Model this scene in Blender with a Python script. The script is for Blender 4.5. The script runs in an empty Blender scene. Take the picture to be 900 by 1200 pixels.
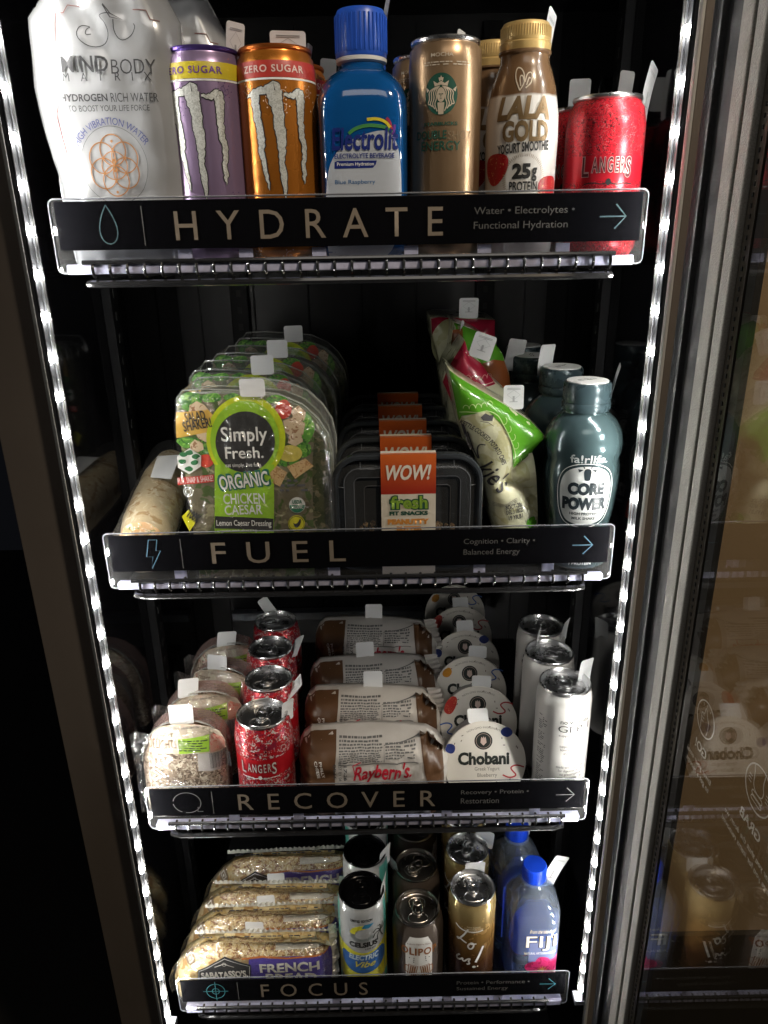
import bpy, bmesh, math, random
import numpy as np
from mathutils import Vector, Matrix, noise
SC = bpy.context.scene
COL = SC.collection
R = math.radians
pi = math.pi

# ------------------------------------------------------------------ camera
CAM = np.array([0.0219, -0.6620, -0.0271])
PITCH, YAW, ROLL, FPX = 0.36399, 0.0039069, -0.0179047, 866.57
_cp, _sp, _cy, _sy = math.cos(PITCH), math.sin(PITCH), math.cos(YAW), math.sin(YAW)
FWD = np.array([_sy*_cp, _cy*_cp, -_sp]); _r0 = np.array([_cy, -_sy, 0.]); _u0 = np.cross(_r0, FWD)
RGT = math.cos(ROLL)*_r0 + math.sin(ROLL)*_u0
UPV = -math.sin(ROLL)*_r0 + math.cos(ROLL)*_u0
cam = bpy.data.cameras.new('camera'); camo = bpy.data.objects.new('camera', cam); COL.objects.link(camo)
cam.sensor_fit = 'VERTICAL'; cam.sensor_height = 36.0; cam.sensor_width = 27.0
cam.lens = FPX/1200*36.0
cam.clip_start = 0.01; cam.clip_end = 60
camo.matrix_world = Matrix(((RGT[0], UPV[0], -FWD[0], CAM[0]), (RGT[1], UPV[1], -FWD[1], CAM[1]), (RGT[2], UPV[2], -FWD[2], CAM[2]), (0, 0, 0, 1)))
SC.camera = camo

def ray(a, b): return FWD + (a-450)/FPX*RGT - (b-600)/FPX*UPV
def atY(a, b, Y):
    d = ray(a, b); return CAM + d*(Y-CAM[1])/d[1]
def atZ(a, b, Z):
    d = ray(a, b); return CAM + d*(Z-CAM[2])/d[2]

# ------------------------------------------------------------------ light
W = bpy.data.worlds.new('World'); SC.world = W; W.use_nodes = True
W.node_tree.nodes['Background'].inputs[0].default_value = (0.75, 0.8, 1.0, 1)
W.node_tree.nodes['Background'].inputs[1].default_value = 0.004
SC.view_settings.view_transform = 'Standard'
SC.view_settings.look = 'None'
SC.view_settings.exposure = 0.0
SC.view_settings.gamma = 1.0
SC.cycles.transparent_max_bounces = 32
SC.cycles.max_bounces = 10
DIODE = 430.0          # emission of each small diode in the light bars
ROOM_POWER = 3.6
def area(name, loc, dirn, sx, sy, power, color, parent=None, up='Y'):
    l = bpy.data.lights.new(name, 'AREA'); l.shape = 'RECTANGLE'; l.size = sx; l.size_y = sy
    l.energy = power; l.color = color
    o = bpy.data.objects.new(name, l); COL.objects.link(o); o.location = loc
    o.rotation_euler = Vector(dirn).to_track_quat('-Z', up).to_euler()
    if parent: o.parent = parent
    return o
def spot(name, loc, to, power, color, deg):
    l = bpy.data.lights.new(name, 'SPOT'); l.energy = power; l.color = color; l.spot_size = R(deg); l.spot_blend = 0.6; l.shadow_soft_size = 0.08
    o = bpy.data.objects.new(name, l); COL.objects.link(o); o.location = loc
    o.rotation_euler = (Vector(to)-Vector(loc)).to_track_quat('-Z', 'Y').to_euler(); return o
spot('wall_fill_spot', (1.1, -1.3, 1.5), (0.46, 0.1, -0.25), 130.0, (1.0, 0.86, 0.68), 44)  # spot added only to brighten the brown wall; no known lamp there
area('room_fill', (0.15, -1.5, 1.25), (-0.1, 1.0, -0.85), 1.0, 0.5, ROOM_POWER, (1.0, 0.93, 0.84))  # soft fill added out of view so the product fronts read

# ------------------------------------------------------------------ materials
MATS = {}
def mat(name, col, rough=0.5, metal=0.0, nscale=60, namt=0.08, bump=0.0, bscale=200, coat=0.0, trans=0.0, ior=1.45,
        emit=None, estr=0.0, spec=0.5):
    if name in MATS: return MATS[name]
    m = bpy.data.materials.new(name); m.use_nodes = True; nt = m.node_tree; N = nt.nodes; L = nt.links
    b = N['Principled BSDF']
    tc = N.new('ShaderNodeTexCoord'); nz = N.new('ShaderNodeTexNoise'); nz.inputs['Scale'].default_value = nscale
    nz.inputs['Detail'].default_value = 4
    L.new(tc.outputs['Object'], nz.inputs['Vector'])
    mx = N.new('ShaderNodeMix'); mx.data_type = 'RGBA'
    c = list(col[:3])+[1]
    mx.inputs[6].default_value = [v*(1-namt) for v in c[:3]]+[1]; mx.inputs[7].default_value = [min(1, v*(1+namt)) for v in c[:3]]+[1]
    L.new(nz.outputs['Fac'], mx.inputs[0]); L.new(mx.outputs[2], b.inputs['Base Color'])
    mr = N.new('ShaderNodeMapRange'); mr.inputs[3].default_value = max(0.02, rough*0.8); mr.inputs[4].default_value = min(1, rough*1.2)
    L.new(nz.outputs['Fac'], mr.inputs[0]); L.new(mr.outputs[0], b.inputs['Roughness'])
    b.inputs['Metallic'].default_value = metal
    b.inputs['Coat Weight'].default_value = coat
    b.inputs['Transmission Weight'].default_value = trans
    b.inputs['IOR'].default_value = ior
    b.inputs['Specular IOR Level'].default_value = spec
    if emit:
        b.inputs['Emission Color'].default_value = list(emit)+[1]; b.inputs['Emission Strength'].default_value = estr
    if bump:
        n2 = N.new('ShaderNodeTexNoise'); n2.inputs['Scale'].default_value = bscale; n2.inputs['Detail'].default_value = 3
        L.new(tc.outputs['Object'], n2.inputs['Vector'])
        bp = N.new('ShaderNodeBump'); bp.inputs['Strength'].default_value = bump; bp.inputs['Distance'].default_value = 0.002
        L.new(n2.outputs['Fac'], bp.inputs['Height']); L.new(bp.outputs[0], b.inputs['Normal'])
    MATS[name] = m; return m

def clear(name, tint=(1, 1, 1), gloss=0.12, rough=0.05, bump=0.0, bscale=60, milky=0.0, ior=1.5):
    """clear plastic or glass sheet: transparent, glossy by fresnel, a little milky"""
    if name in MATS: return MATS[name]
    m = bpy.data.materials.new(name); m.use_nodes = True; nt = m.node_tree; N = nt.nodes; L = nt.links
    N.remove(N['Principled BSDF']); out = N['Material Output']
    tr = N.new('ShaderNodeBsdfTransparent'); tr.inputs[0].default_value = list(tint)+[1]
    gl = N.new('ShaderNodeBsdfGlossy'); gl.inputs['Roughness'].default_value = rough; gl.inputs[0].default_value = (1, 1, 1, 1)
    fr = N.new('ShaderNodeFresnel'); fr.inputs[0].default_value = ior
    geo = N.new('ShaderNodeNewGeometry'); fm = N.new('ShaderNodeMath'); fm.operation = 'MULTIPLY_ADD'; fm.inputs[1].default_value = 1/ior-ior; fm.inputs[2].default_value = ior
    L.new(geo.outputs['Backfacing'], fm.inputs[0]); inv = N.new('ShaderNodeMix'); inv.data_type = 'FLOAT'; L.new(geo.outputs['Backfacing'], inv.inputs[0]); inv.inputs[2].default_value = ior; inv.inputs[3].default_value = 1/ior; L.new(inv.outputs[0], fr.inputs[0])
    N.remove(fm)
    ad = N.new('ShaderNodeMath'); ad.operation = 'MULTIPLY_ADD'; ad.inputs[1].default_value = 0.8; ad.inputs[2].default_value = gloss; ad.use_clamp = True
    L.new(fr.outputs[0], ad.inputs[0])
    mx = N.new('ShaderNodeMixShader'); L.new(ad.outputs[0], mx.inputs[0]); L.new(tr.outputs[0], mx.inputs[1]); L.new(gl.outputs[0], mx.inputs[2])
    last = mx
    if milky:
        df = N.new('ShaderNodeBsdfDiffuse'); df.inputs[0].default_value = list(tint)+[1]
        m2 = N.new('ShaderNodeMixShader'); m2.inputs[0].default_value = milky
        L.new(mx.outputs[0], m2.inputs[1]); L.new(df.outputs[0], m2.inputs[2]); last = m2
    L.new(last.outputs[0], out.inputs[0])
    if bump:
        tc = N.new('ShaderNodeTexCoord'); n2 = N.new('ShaderNodeTexNoise'); n2.inputs['Scale'].default_value = bscale; n2.inputs['Detail'].default_value = 3
        n2.inputs['Distortion'].default_value = 1.0
        L.new(tc.outputs['Object'], n2.inputs['Vector'])
        bp = N.new('ShaderNodeBump'); bp.inputs['Strength'].default_value = bump; bp.inputs['Distance'].default_value = 0.004
        L.new(n2.outputs['Fac'], bp.inputs['Height']); L.new(bp.outputs[0], gl.inputs['Normal'])
    MATS[name] = m; return m

def zgrad(name, stops, rough=0.35, metal=0.0, H=1.0, nscale=8, namt=0.0, axis=2, coat=0.0):
    """printed colour that runs along the object's own height"""
    if name in MATS: return MATS[name]
    m = mat(name, (0.5, 0.5, 0.5), rough, metal, coat=coat); nt = m.node_tree; N = nt.nodes; L = nt.links; b = N['Principled BSDF']
    tc = N.new('ShaderNodeTexCoord'); sp = N.new('ShaderNodeSeparateXYZ'); L.new(tc.outputs['Object'], sp.inputs[0])
    nz = N.new('ShaderNodeTexNoise'); nz.inputs['Scale'].default_value = nscale; L.new(tc.outputs['Object'], nz.inputs['Vector'])
    a = N.new('ShaderNodeMath'); a.operation = 'DIVIDE'; a.inputs[1].default_value = H; L.new(sp.outputs[axis], a.inputs[0])
    s = N.new('ShaderNodeMath'); s.operation = 'MULTIPLY_ADD'; s.inputs[1].default_value = namt; L.new(nz.outputs['Fac'], s.inputs[0]); L.new(a.outputs[0], s.inputs[2])
    r = N.new('ShaderNodeValToRGB'); L.new(s.outputs[0], r.inputs[0])
    el = r.color_ramp.elements
    el[0].position = stops[0][0]; el[0].color = list(stops[0][1])+[1]
    el[1].position = stops[-1][0]; el[1].color = list(stops[-1][1])+[1]
    for p, c in stops[1:-1]:
        e = el.new(p); e.color = list(c)+[1]
    L.new(r.outputs[0], b.inputs['Base Color'])
    return m

def speck(name, base, cols, scale=300, thr=0.5, rough=0.5, metal=0.0, bump=0.0, band=None, H=1.0, kind='noise', coat=0.0):
    """base colour with printed or natural flecks; band=(lo,hi) list of z fractions left plain"""
    if name in MATS: return MATS[name]
    m = mat(name, base, rough, metal, coat=coat); nt = m.node_tree; N = nt.nodes; L = nt.links; b = N['Principled BSDF']
    tc = N.new('ShaderNodeTexCoord'); sp = N.new('ShaderNodeSeparateXYZ'); L.new(tc.outputs['Object'], sp.inputs[0])
    prev = b.inputs['Base Color'].links[0].from_socket
    for i, (c, sc, th) in enumerate(cols):
        if kind == 'vor':
            nz = N.new('ShaderNodeTexVoronoi'); nz.feature = 'DISTANCE_TO_EDGE'; nz.inputs['Scale'].default_value = sc; o = nz.outputs['Distance']
            dist = N.new('ShaderNodeTexNoise'); dist.inputs['Scale'].default_value = sc*0.6
            va = N.new('ShaderNodeVectorMath'); va.operation = 'MULTIPLY_ADD'; va.inputs[1].default_value = (0.02, 0.02, 0.02)
            L.new(tc.outputs['Object'], dist.inputs['Vector']); L.new(dist.outputs['Color'], va.inputs[0]); L.new(tc.outputs['Object'], va.inputs[2])
            L.new(va.outputs[0], nz.inputs['Vector'])
            cmp = N.new('ShaderNodeMath'); cmp.operation = 'LESS_THAN'; cmp.inputs[1].default_value = th; L.new(o, cmp.inputs[0])
        else:
            nz = N.new('ShaderNodeTexNoise'); nz.inputs['Scale'].default_value = sc; nz.inputs['Detail'].default_value = 2; nz.inputs['Distortion'].default_value = 1.5
            mp = N.new('ShaderNodeMapping'); mp.inputs['Location'].default_value = (i*3.1, i*1.7, i)
            L.new(tc.outputs['Object'], mp.inputs[0]); L.new(mp.outputs[0], nz.inputs['Vector'])
            cmp = N.new('ShaderNodeMapRange'); cmp.inputs[1].default_value = th-0.01; cmp.inputs[2].default_value = th+0.015; L.new(nz.outputs['Fac'], cmp.inputs[0])
        f = cmp.outputs[0]
        if band:
            for lo, hi in band:
                g1 = N.new('ShaderNodeMath'); g1.operation = 'GREATER_THAN'; g1.inputs[1].default_value = lo*H; L.new(sp.outputs[2], g1.inputs[0])
                g2 = N.new('ShaderNodeMath'); g2.operation = 'LESS_THAN'; g2.inputs[1].default_value = hi*H; L.new(sp.outputs[2], g2.inputs[0])
                g3 = N.new('ShaderNodeMath'); g3.operation = 'MULTIPLY'; L.new(g1.outputs[0], g3.inputs[0]); L.new(g2.outputs[0], g3.inputs[1])
                g4 = N.new('ShaderNodeMath'); g4.operation = 'SUBTRACT'; g4.inputs[0].default_value = 1; L.new(g3.outputs[0], g4.inputs[1])
                g5 = N.new('ShaderNodeMath'); g5.operation = 'MULTIPLY'; L.new(f, g5.inputs[0]); L.new(g4.outputs[0], g5.inputs[1]); f = g5.outputs[0]
        mx = N.new('ShaderNodeMix'); mx.data_type = 'RGBA'; L.new(f, mx.inputs[0]); L.new(prev, mx.inputs[6]); mx.inputs[7].default_value = list(c)+[1]
        prev = mx.outputs[2]
    L.new(prev, b.inputs['Base Color'])
    if bump:
        bp = N.new('ShaderNodeBump'); bp.inputs['Strength'].default_value = bump; bp.inputs['Distance'].default_value = 0.002
        n2 = N.new('ShaderNodeTexNoise'); n2.inputs['Scale'].default_value = scale; L.new(tc.outputs['Object'], n2.inputs['Vector'])
        L.new(n2.outputs['Fac'], bp.inputs['Height']); L.new(bp.outputs[0], b.inputs['Normal'])
    return m

# ------------------------------------------------------------------ objects
def link(o, parent=None):
    COL.objects.link(o)
    if parent is not None: o.parent = parent
    return o
def mk(name, verts, faces, m, parent=None, smooth=False, loc=None):
    me = bpy.data.meshes.new(name); me.from_pydata([tuple(map(float, v)) for v in verts], [], faces)
    me.materials.append(m)
    if smooth:
        for p in me.polygons: p.use_smooth = True
    me.update()
    o = bpy.data.objects.new(name, me); link(o, parent)
    if loc: o.location = loc
    return o
def thing(name, label, cat, loc=(0, 0, 0), group=None, rz=0.0):
    o = bpy.data.objects.new(name, None); COL.objects.link(o); o.location = [float(v) for v in loc]; o.rotation_euler = (0, 0, rz)
    o.empty_display_size = 0.02
    o['label'] = label; o['category'] = cat
    if group: o['group'] = group
    return o
def kids(o): return [c for c in COL.objects if c.parent == o]
def dup(root, loc, label, rz=0.0, rx=None, group=None):
    r = root.copy(); COL.objects.link(r); r.location = [float(v) for v in loc]
    r.rotation_euler = (root.rotation_euler[0] if rx is None else rx, root.rotation_euler[1], rz)
    r['label'] = label
    if group: r['group'] = group
    def rec(a, b):
        for ch in kids(a):
            if ch.get('nodup'): continue
            c = ch.copy(); COL.objects.link(c); c.parent = b; rec(ch, c)
    rec(root, r)
    return r

class MB:
    def __init__(s): s.v = []; s.f = []
    def add(s, v, f):
        n = len(s.v); s.v += [tuple(p) for p in v]; s.f += [tuple(i+n for i in q) for q in f]; return s
    def box(s, a, b):
        x0, y0, z0 = a; x1, y1, z1 = b
        return s.add([(x0, y0, z0), (x1, y0, z0), (x1, y1, z0), (x0, y1, z0), (x0, y0, z1), (x1, y0, z1), (x1, y1, z1), (x0, y1, z1)],
                     [(0, 3, 2, 1), (4, 5, 6, 7), (0, 1, 5, 4), (1, 2, 6, 5), (2, 3, 7, 6), (3, 0, 4, 7)])
    def bbox(s, a, b, r=0.001):
        """box with chamfered edges"""
        bm = bmesh.new(); bmesh.ops.create_cube(bm, size=1)
        for v in bm.verts:
            v.co = Vector([(a[i]+b[i])/2 + v.co[i]*(b[i]-a[i]) for i in range(3)])
        bmesh.ops.bevel(bm, geom=bm.edges[:], offset=r, segments=2, affect='EDGES', profile=0.6)
        bm.verts.index_update(); s.add([v.co[:] for v in bm.verts], [[v.index for v in f.verts] for f in bm.faces]); bm.free(); return s
    def lathe(s, prof, n=40, c=(0, 0)):
        base = []
        for r, z in prof:
            for k in range(n):
                a = 2*pi*k/n; base.append((c[0]+r*math.cos(a), c[1]+r*math.sin(a), z))
        f = []
        for i in range(len(prof)-1):
            for k in range(n):
                f.append((i*n+k, i*n+(k+1) % n, (i+1)*n+(k+1) % n, (i+1)*n+k))
        return s.add(base, f)
    def tube(s, pts, r, n=8, closed=False):
        P = [Vector(p) for p in pts]; m = len(P); vs = []; fs = []
        ref = None
        for i, p in enumerate(P):
            if closed: t = (P[(i+1) % m]-P[i-1]).normalized()
            else: t = (P[min(i+1, m-1)]-P[max(i-1, 0)]).normalized()
            if ref is None:
                ref = Vector((0, 0, 1)) if abs(t.z) < 0.9 else Vector((1, 0, 0))
            a = (ref - t*ref.dot(t)).normalized(); b = t.cross(a); ref = a
            rr = r[i] if isinstance(r, (list, tuple)) else r
            for k in range(n):
                an = 2*pi*k/n; vs.append(p+a*rr*math.cos(an)+b*rr*math.sin(an))
        for i in range(m if closed else m-1):
            j = (i+1) % m
            for k in range(n): fs.append((i*n+k, j*n+k, j*n+(k+1) % n, i*n+(k+1) % n))
        if not closed:
            fs.append(tuple(range(n-1, -1, -1))); fs.append(tuple((m-1)*n+k for k in range(n)))
        return s.add(vs, fs)
    def loft(s, secs, n=48, cap=True):
        """secs: (z, hx, hy, e) superellipse rings"""
        vs = []; fs = []
        for z, hx, hy, e in secs:
            for k in range(n):
                a = 2*pi*k/n; c, q = math.cos(a), math.sin(a)
                vs.append((hx*math.copysign(abs(c)**(2/e), c), hy*math.copysign(abs(q)**(2/e), q), z))
        for i in range(len(secs)-1):
            for k in range(n): fs.append((i*n+k, i*n+(k+1) % n, (i+1)*n+(k+1) % n, (i+1)*n+k))
        if cap:
            fs.append(tuple(range(n-1, -1, -1))); fs.append(tuple((len(secs)-1)*n+k for k in range(n)))
        return s.add(vs, fs)
    def prism(s, poly, y0, y1):
        """polygon in the x-z plane given depth from y0 to y1"""
        n = len(poly); v = [(x, y0, z) for x, z in poly]+[(x, y1, z) for x, z in poly]
        f = [tuple(range(n)), tuple(range(2*n-1, n-1, -1))]+[(i, i+n, (i+1) % n+n, (i+1) % n) for i in range(n)]
        return s.add(v, f)
    def build(s, name, m, parent=None, smooth=False, loc=None): 
        o = mk(name, s.v, s.f, m, parent, smooth, loc)
        if smooth:
            o.data.set_sharp_from_angle(angle=R(38))
        return o

# ------------------------------------------------------------------ flat shapes (prints) laid on surfaces
def rect(x0, z0, x1, z1): return [(x0, z0), (x1, z0), (x1, z1), (x0, z1)]
def ell(cx, cz, a, b=None, n=28, a0=0, a1=2*pi):
    b = b or a
    full = abs(a1-a0-2*pi) < 1e-6
    return [(cx+a*math.cos(a0+(a1-a0)*k/(n if full else n-1)), cz+b*math.sin(a0+(a1-a0)*k/(n if full else n-1))) for k in range(n)]
def rrect(x0, z0, x1, z1, r, n=5):
    P = []
    for cx, cz, a in ((x1-r, z1-r, 0), (x0+r, z1-r, pi/2), (x0+r, z0+r, pi), (x1-r, z0+r, 1.5*pi)):
        P += [(cx+r*math.cos(a+pi/2*k/n), cz+r*math.sin(a+pi/2*k/n)) for k in range(n+1)]
    return P
def stroke(pts, w, closed=False):
    """list of quads following a polyline, w width or list"""
    out = []; n = len(pts)
    nr = []
    for i in range(n):
        if closed: a, b = pts[i-1], pts[(i+1) % n]
        else: a, b = pts[max(i-1, 0)], pts[min(i+1, n-1)]
        dx, dz = b[0]-a[0], b[1]-a[1]; l = math.hypot(dx, dz) or 1; nr.append((-dz/l, dx/l))
    for i in range(n if closed else n-1):
        j = (i+1) % n
        wi = (w[i] if isinstance(w, (list, tuple)) else w)/2; wj = (w[j] if isinstance(w, (list, tuple)) else w)/2
        p, q = pts[i], pts[j]
        out.append([(p[0]+nr[i][0]*wi, p[1]+nr[i][1]*wi), (p[0]-nr[i][0]*wi, p[1]-nr[i][1]*wi), (q[0]-nr[j][0]*wj, q[1]-nr[j][1]*wj), (q[0]+nr[j][0]*wj, q[1]+nr[j][1]*wj)])
    return out
def ring(cx, cz, a, w, b=None, n=32): return stroke(ell(cx, cz, a, b, n), w, True)
def smoothp(pts, k=3, closed=False):
    for _ in range(k):
        q = []; n = len(pts)
        rng = range(n) if closed else range(n-1)
        if not closed: q.append(pts[0])
        for i in rng:
            a, b = pts[i], pts[(i+1) % n]
            q += [(a[0]*.75+b[0]*.25, a[1]*.75+b[1]*.25), (a[0]*.25+b[0]*.75, a[1]*.25+b[1]*.75)]
        if not closed: q.append(pts[-1])
        pts = q
    return pts
_tc = {}
def text2d(txt, bold=0.0, shear=0.0, res=3, space=1.0):
    key = (txt, bold, shear, res, space)
    if key not in _tc:
        cu = bpy.data.curves.new('t', 'FONT'); cu.body = txt; cu.offset = bold; cu.shear = shear; cu.resolution_u = res
        cu.align_x = 'CENTER'; cu.space_character = space; cu.fill_mode = 'FRONT'; cu.space_line = 0.95
        ob = bpy.data.objects.new('t', cu)
        me = bpy.data.meshes.new_from_object(ob)
        v = np.array([p.co[:2] for p in me.vertices]) if len(me.vertices) else np.zeros((1, 2))
        f = [tuple(p.vertices) for p in me.polygons]
        bpy.data.objects.remove(ob); bpy.data.curves.remove(cu); bpy.data.meshes.remove(me)
        lo, hi = v.min(0), v.max(0)
        v = (v-(lo+hi)/2)/np.maximum(hi-lo, 1e-6)
        _tc[key] = (v, f, (hi-lo))
    return _tc[key]
def textp(txt, cx, cz, w=None, h=0.01, bold=0.0, shear=0.0, rot=0.0, warp=None, space=1.0, res=3):
    """text as 2D polygons fitted to a width and height"""
    v, f, ext = text2d(txt, bold, shear, res, space)
    if w is None: w = h*ext[0]/ext[1]
    c, s = math.cos(rot), math.sin(rot)
    V = []
    for x, z in v:
        x, z = x*w, z*h
        if warp: x, z = warp(x, z)
        V.append((cx+x*c-z*s, cz+x*s+z*c))
    return ('mesh', V, f)
def arcwarp(r, up=True):
    """bend a line of text round a circle of radius r (centre below when up)"""
    def f(x, z):
        if up: a = x/r; return ((r+z)*math.sin(a), (r+z)*math.cos(a)-r)
        a = x/r; return ((r-z)*math.sin(a), r-(r-z)*math.cos(a))
    return f
def flat(polys, dx=None, dz=None):
    bm = bmesh.new()
    for p in polys:
        if isinstance(p, tuple) and p[0] == 'mesh':
            vs = [bm.verts.new((x, 0, z)) for x, z in p[1]]
            for q in p[2]:
                try: bm.faces.new([vs[i] for i in q])
                except ValueError: pass
        else:
            vs = [bm.verts.new((x, 0, z)) for x, z in p]
            try: bm.faces.new(vs)
            except ValueError: pass
    bmesh.ops.triangulate(bm, faces=[f for f in bm.faces if len(f.verts) > 4])
    xs = [v.co.x for v in bm.verts]; zs = [v.co.z for v in bm.verts]
    for step, lo, hi, nor in ((dx, min(xs), max(xs), (1, 0, 0)), (dz, min(zs), max(zs), (0, 0, 1))):
        if not step: continue
        k = math.ceil(lo/step)
        while k*step < hi:
            co = (k*step, 0, 0) if nor[0] else (0, 0, k*step)
            bmesh.ops.bisect_plane(bm, geom=bm.verts[:]+bm.edges[:]+bm.faces[:], plane_co=co, plane_no=nor, dist=1e-6)
            k += 1
    bm.normal_update()
    for f in bm.faces:
        if f.normal.y > 0: f.normal_flip()
    bm.verts.index_update()
    V = [(v.co.x, v.co.z) for v in bm.verts]; F = [tuple(v.index for v in f.verts) for f in bm.faces]; bm.free()
    return V, F
SPLIT = {'lettering', 'small_lettering', 'round_badge', 'blueberry_print', 'leaf_print', 'chicken_print', 'tomato_print', 'crouton_print', 'red_flash', 'teal_side', 'ring_print', 'copper_panel', 'lettering_shadow', 'frame_line'}
MASS = {'small_print', 'ingredients_print', 'confetti_print', 'ornament', 'sun_rays', 'barcode', 'seam_print', 'scallop_line', 'bubble_print', 'stamen_print', 'date_print', 'badge_leaf'}
def decal(name, polys, surf, m, parent, off=0.0003, dx=None, dz=None, smooth=True):
    if name in SPLIT and 1 < len(polys) < 14:
        return [decal(name, [p], surf, m, parent, off, dx, dz, smooth) for p in polys if len(p) > 4 or not isinstance(p, list) or name != 'round_badge' or len(polys) < 10] or None
    if name in MASS:
        V, F = flat(polys, dx, dz); o = mk(name, [surf(x, z, off) for x, z in V], F, m, parent, smooth); o['kind'] = 'stuff'; return o
    V, F = flat(polys, dx, dz)
    return mk(name, [surf(x, z, off) for x, z in V], F, m, parent, smooth)
def plane_s(y): return lambda s, z, off=0: (s, y-off, z)
def lathe_s(prof, a0=0.0):
    P = sorted([(z, r) for r, z in prof]); zs = [p[0] for p in P]; rs = [p[1] for p in P]; R0 = max(rs)
    def f(s, z, off=0):
        r = float(np.interp(z, zs, rs))+off; a = s/R0+a0; return (r*math.sin(a), -r*math.cos(a), z)
    return f
def loft_s(secs):
    zs = [q[0] for q in secs]; hx = [q[1] for q in secs]; hy = [q[2] for q in secs]; ee = [q[3] for q in secs]
    def f(s, z, off=0):
        a = float(np.interp(z, zs, hx)); b = float(np.interp(z, zs, hy)); e = float(np.interp(z, zs, ee))
        t = min(0.999, abs(s/a)); return (s, -b*(1-t**e)**(1/e)-off, z)
    return f
def seg_d(px, pz, A, B):
    ab = B-A; ap = np.stack([px, pz], -1)-A; t = np.clip((ap@ab)/max(1e-12, ab@ab), 0, 1)
    d = ap-t[..., None]*ab; return np.hypot(d[..., 0], d[..., 1])
def pillow_s(outline, T, edge, wr=0.0, ws=40, seed=0.0, y0=0.0, stretch=(1, 1), free=()):
    """front surface of a filled bag; free = outline segments that do not thin out"""
    O = [np.array(p) for p in outline]
    def h(s, z):
        d = 9
        for i in range(len(O)):
            if i in free: continue
            d = min(d, float(seg_d(np.array(s), np.array(z), O[i], O[(i+1) % len(O)])))
        t = min(1, d/edge); k = math.sqrt(max(0, 1-(1-t)**2))
        w = 0
        if wr:
            w = noise.noise(Vector((s*ws*stretch[0], z*ws*stretch[1], seed)))+0.5*noise.noise(Vector((s*ws*2.3*stretch[0], z*ws*2.3*stretch[1], seed+5)))
            w += 0.8*(0.5-abs(noise.noise(Vector((s*ws*1.3*stretch[0]+3, z*ws*1.3*stretch[1], seed+9))))*2)
        return T*k+wr*w*(0.25+0.75*t)
    return lambda s, z, off=0: (s, y0-h(s, z)-off, z)
def pillow(name, outline, front, back, m, parent, grid=0.005, smooth=True):
    V, F = flat([outline], grid, grid)
    n = len(V)
    # outline edges for the closing wall
    from collections import Counter
    c = Counter(); e = {}
    for f in F:
        for i in range(len(f)):
            a, b = f[i], f[(i+1) % len(f)]; k = (min(a, b), max(a, b)); c[k] += 1; e[k] = (a, b)
    vs = [front(x, z, 0) for x, z in V]+[back(x, z, 0) for x, z in V]
    fs = list(F)+[tuple(i+n for i in reversed(f)) for f in F]+[(e[k][1], e[k][0], e[k][0]+n, e[k][1]+n) for k in c if c[k] == 1]
    return mk(name, vs, fs, m, parent, smooth)
def backs(y, T=0.0, outline=None, edge=0.02):
    if not T: return lambda s, z, off=0: (s, y, z)
    g = pillow_s(outline, T, edge)
    return lambda s, z, off=0: (s, y-(g(s, z)[1]), z)
def micro(x0, z0, x1, z1, rows, seed=1, fill=0.9, th=0.45):
    """rows of unreadable small print as short dashes"""
    rnd = random.Random(seed); P = []; dz = (z1-z0)/rows
    for i in range(rows):
        zc = z1-(i+0.5)*dz; x = x0
        while x < x1:
            w = rnd.uniform(0.6, 2.6)*dz
            if x+w > x1: break
            if rnd.random() < fill: P.append(rect(x, zc-dz*th/2, x+w, zc+dz*th/2))
            x += w+dz*0.45
    return P
def curl(top, rows, yback, yfront):
    '''depth of a surface that rounds forward below its top edge'''
    def f(r):
        t = min(1.0, max(0.0, (r-top)/rows)); return yback-(yback-yfront)*math.sqrt(1-(1-t)**2)
    return f
class Box:
    """turns a position on a blown-up crop of the photograph into a point of the front face at depth Y"""
    def __init__(s, x0, y0, sc, Y, org): s.a = (x0, y0, sc, Y); s.o = org
    def __call__(s, X, Yp):
        x0, y0, sc, Y = s.a; Y = Y(Yp) if callable(Y) else Y; p = atY(x0+X/sc, y0+Yp/sc, Y); return (float(p[0]-s.o[0]), float(p[2]-s.o[2])*s.zs)
    zs = 1.0
    def poly(s, pts): return [s(*p) for p in pts]

# common materials
BLACK = mat('black plastic', (0.006, 0.006, 0.007), 0.4, spec=0.3)
BLACKG = mat('gloss black liner', (0.004, 0.004, 0.005), 0.06, nscale=5)
MBLACK = mat('matt black print', (0.015, 0.015, 0.015), 0.6)
WHITE = mat('white print', (0.8, 0.8, 0.78), 0.5)
PAPER = mat('white tag paper', (0.72, 0.73, 0.74), 0.55, nscale=30)
GREY = mat('grey print', (0.35, 0.35, 0.36), 0.6)
DGREY = mat('dark grey print', (0.09, 0.09, 0.1), 0.6)
SILVER = mat('silver metal', (0.75, 0.75, 0.76), 0.28, 1.0, nscale=100)
BRUSH = mat('brushed aluminium', (0.34, 0.33, 0.30), 0.62, 0.15, nscale=700, namt=0.45, bump=0.4, bscale=900)
BEIGE = mat('beige lettering', (0.20, 0.163, 0.125), 0.6, spec=0.2)
FILM = clear('clear film', gloss=0.12, rough=0.14, bump=1.0, bscale=70, milky=0.02, ior=1.35)
CLEAR = clear('clear acrylic', tint=(0.97, 0.98, 1.0), gloss=0.03, rough=0.04, milky=0.02)
ACRY = mat('acrylic edge', (0.20, 0.21, 0.23), 0.25, trans=0.3)
LENS = mat('frosted lilac acrylic', (0.55, 0.56, 0.75), 0.15, nscale=120, namt=0.3, coat=0.5, bump=0.3, bscale=150)
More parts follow.
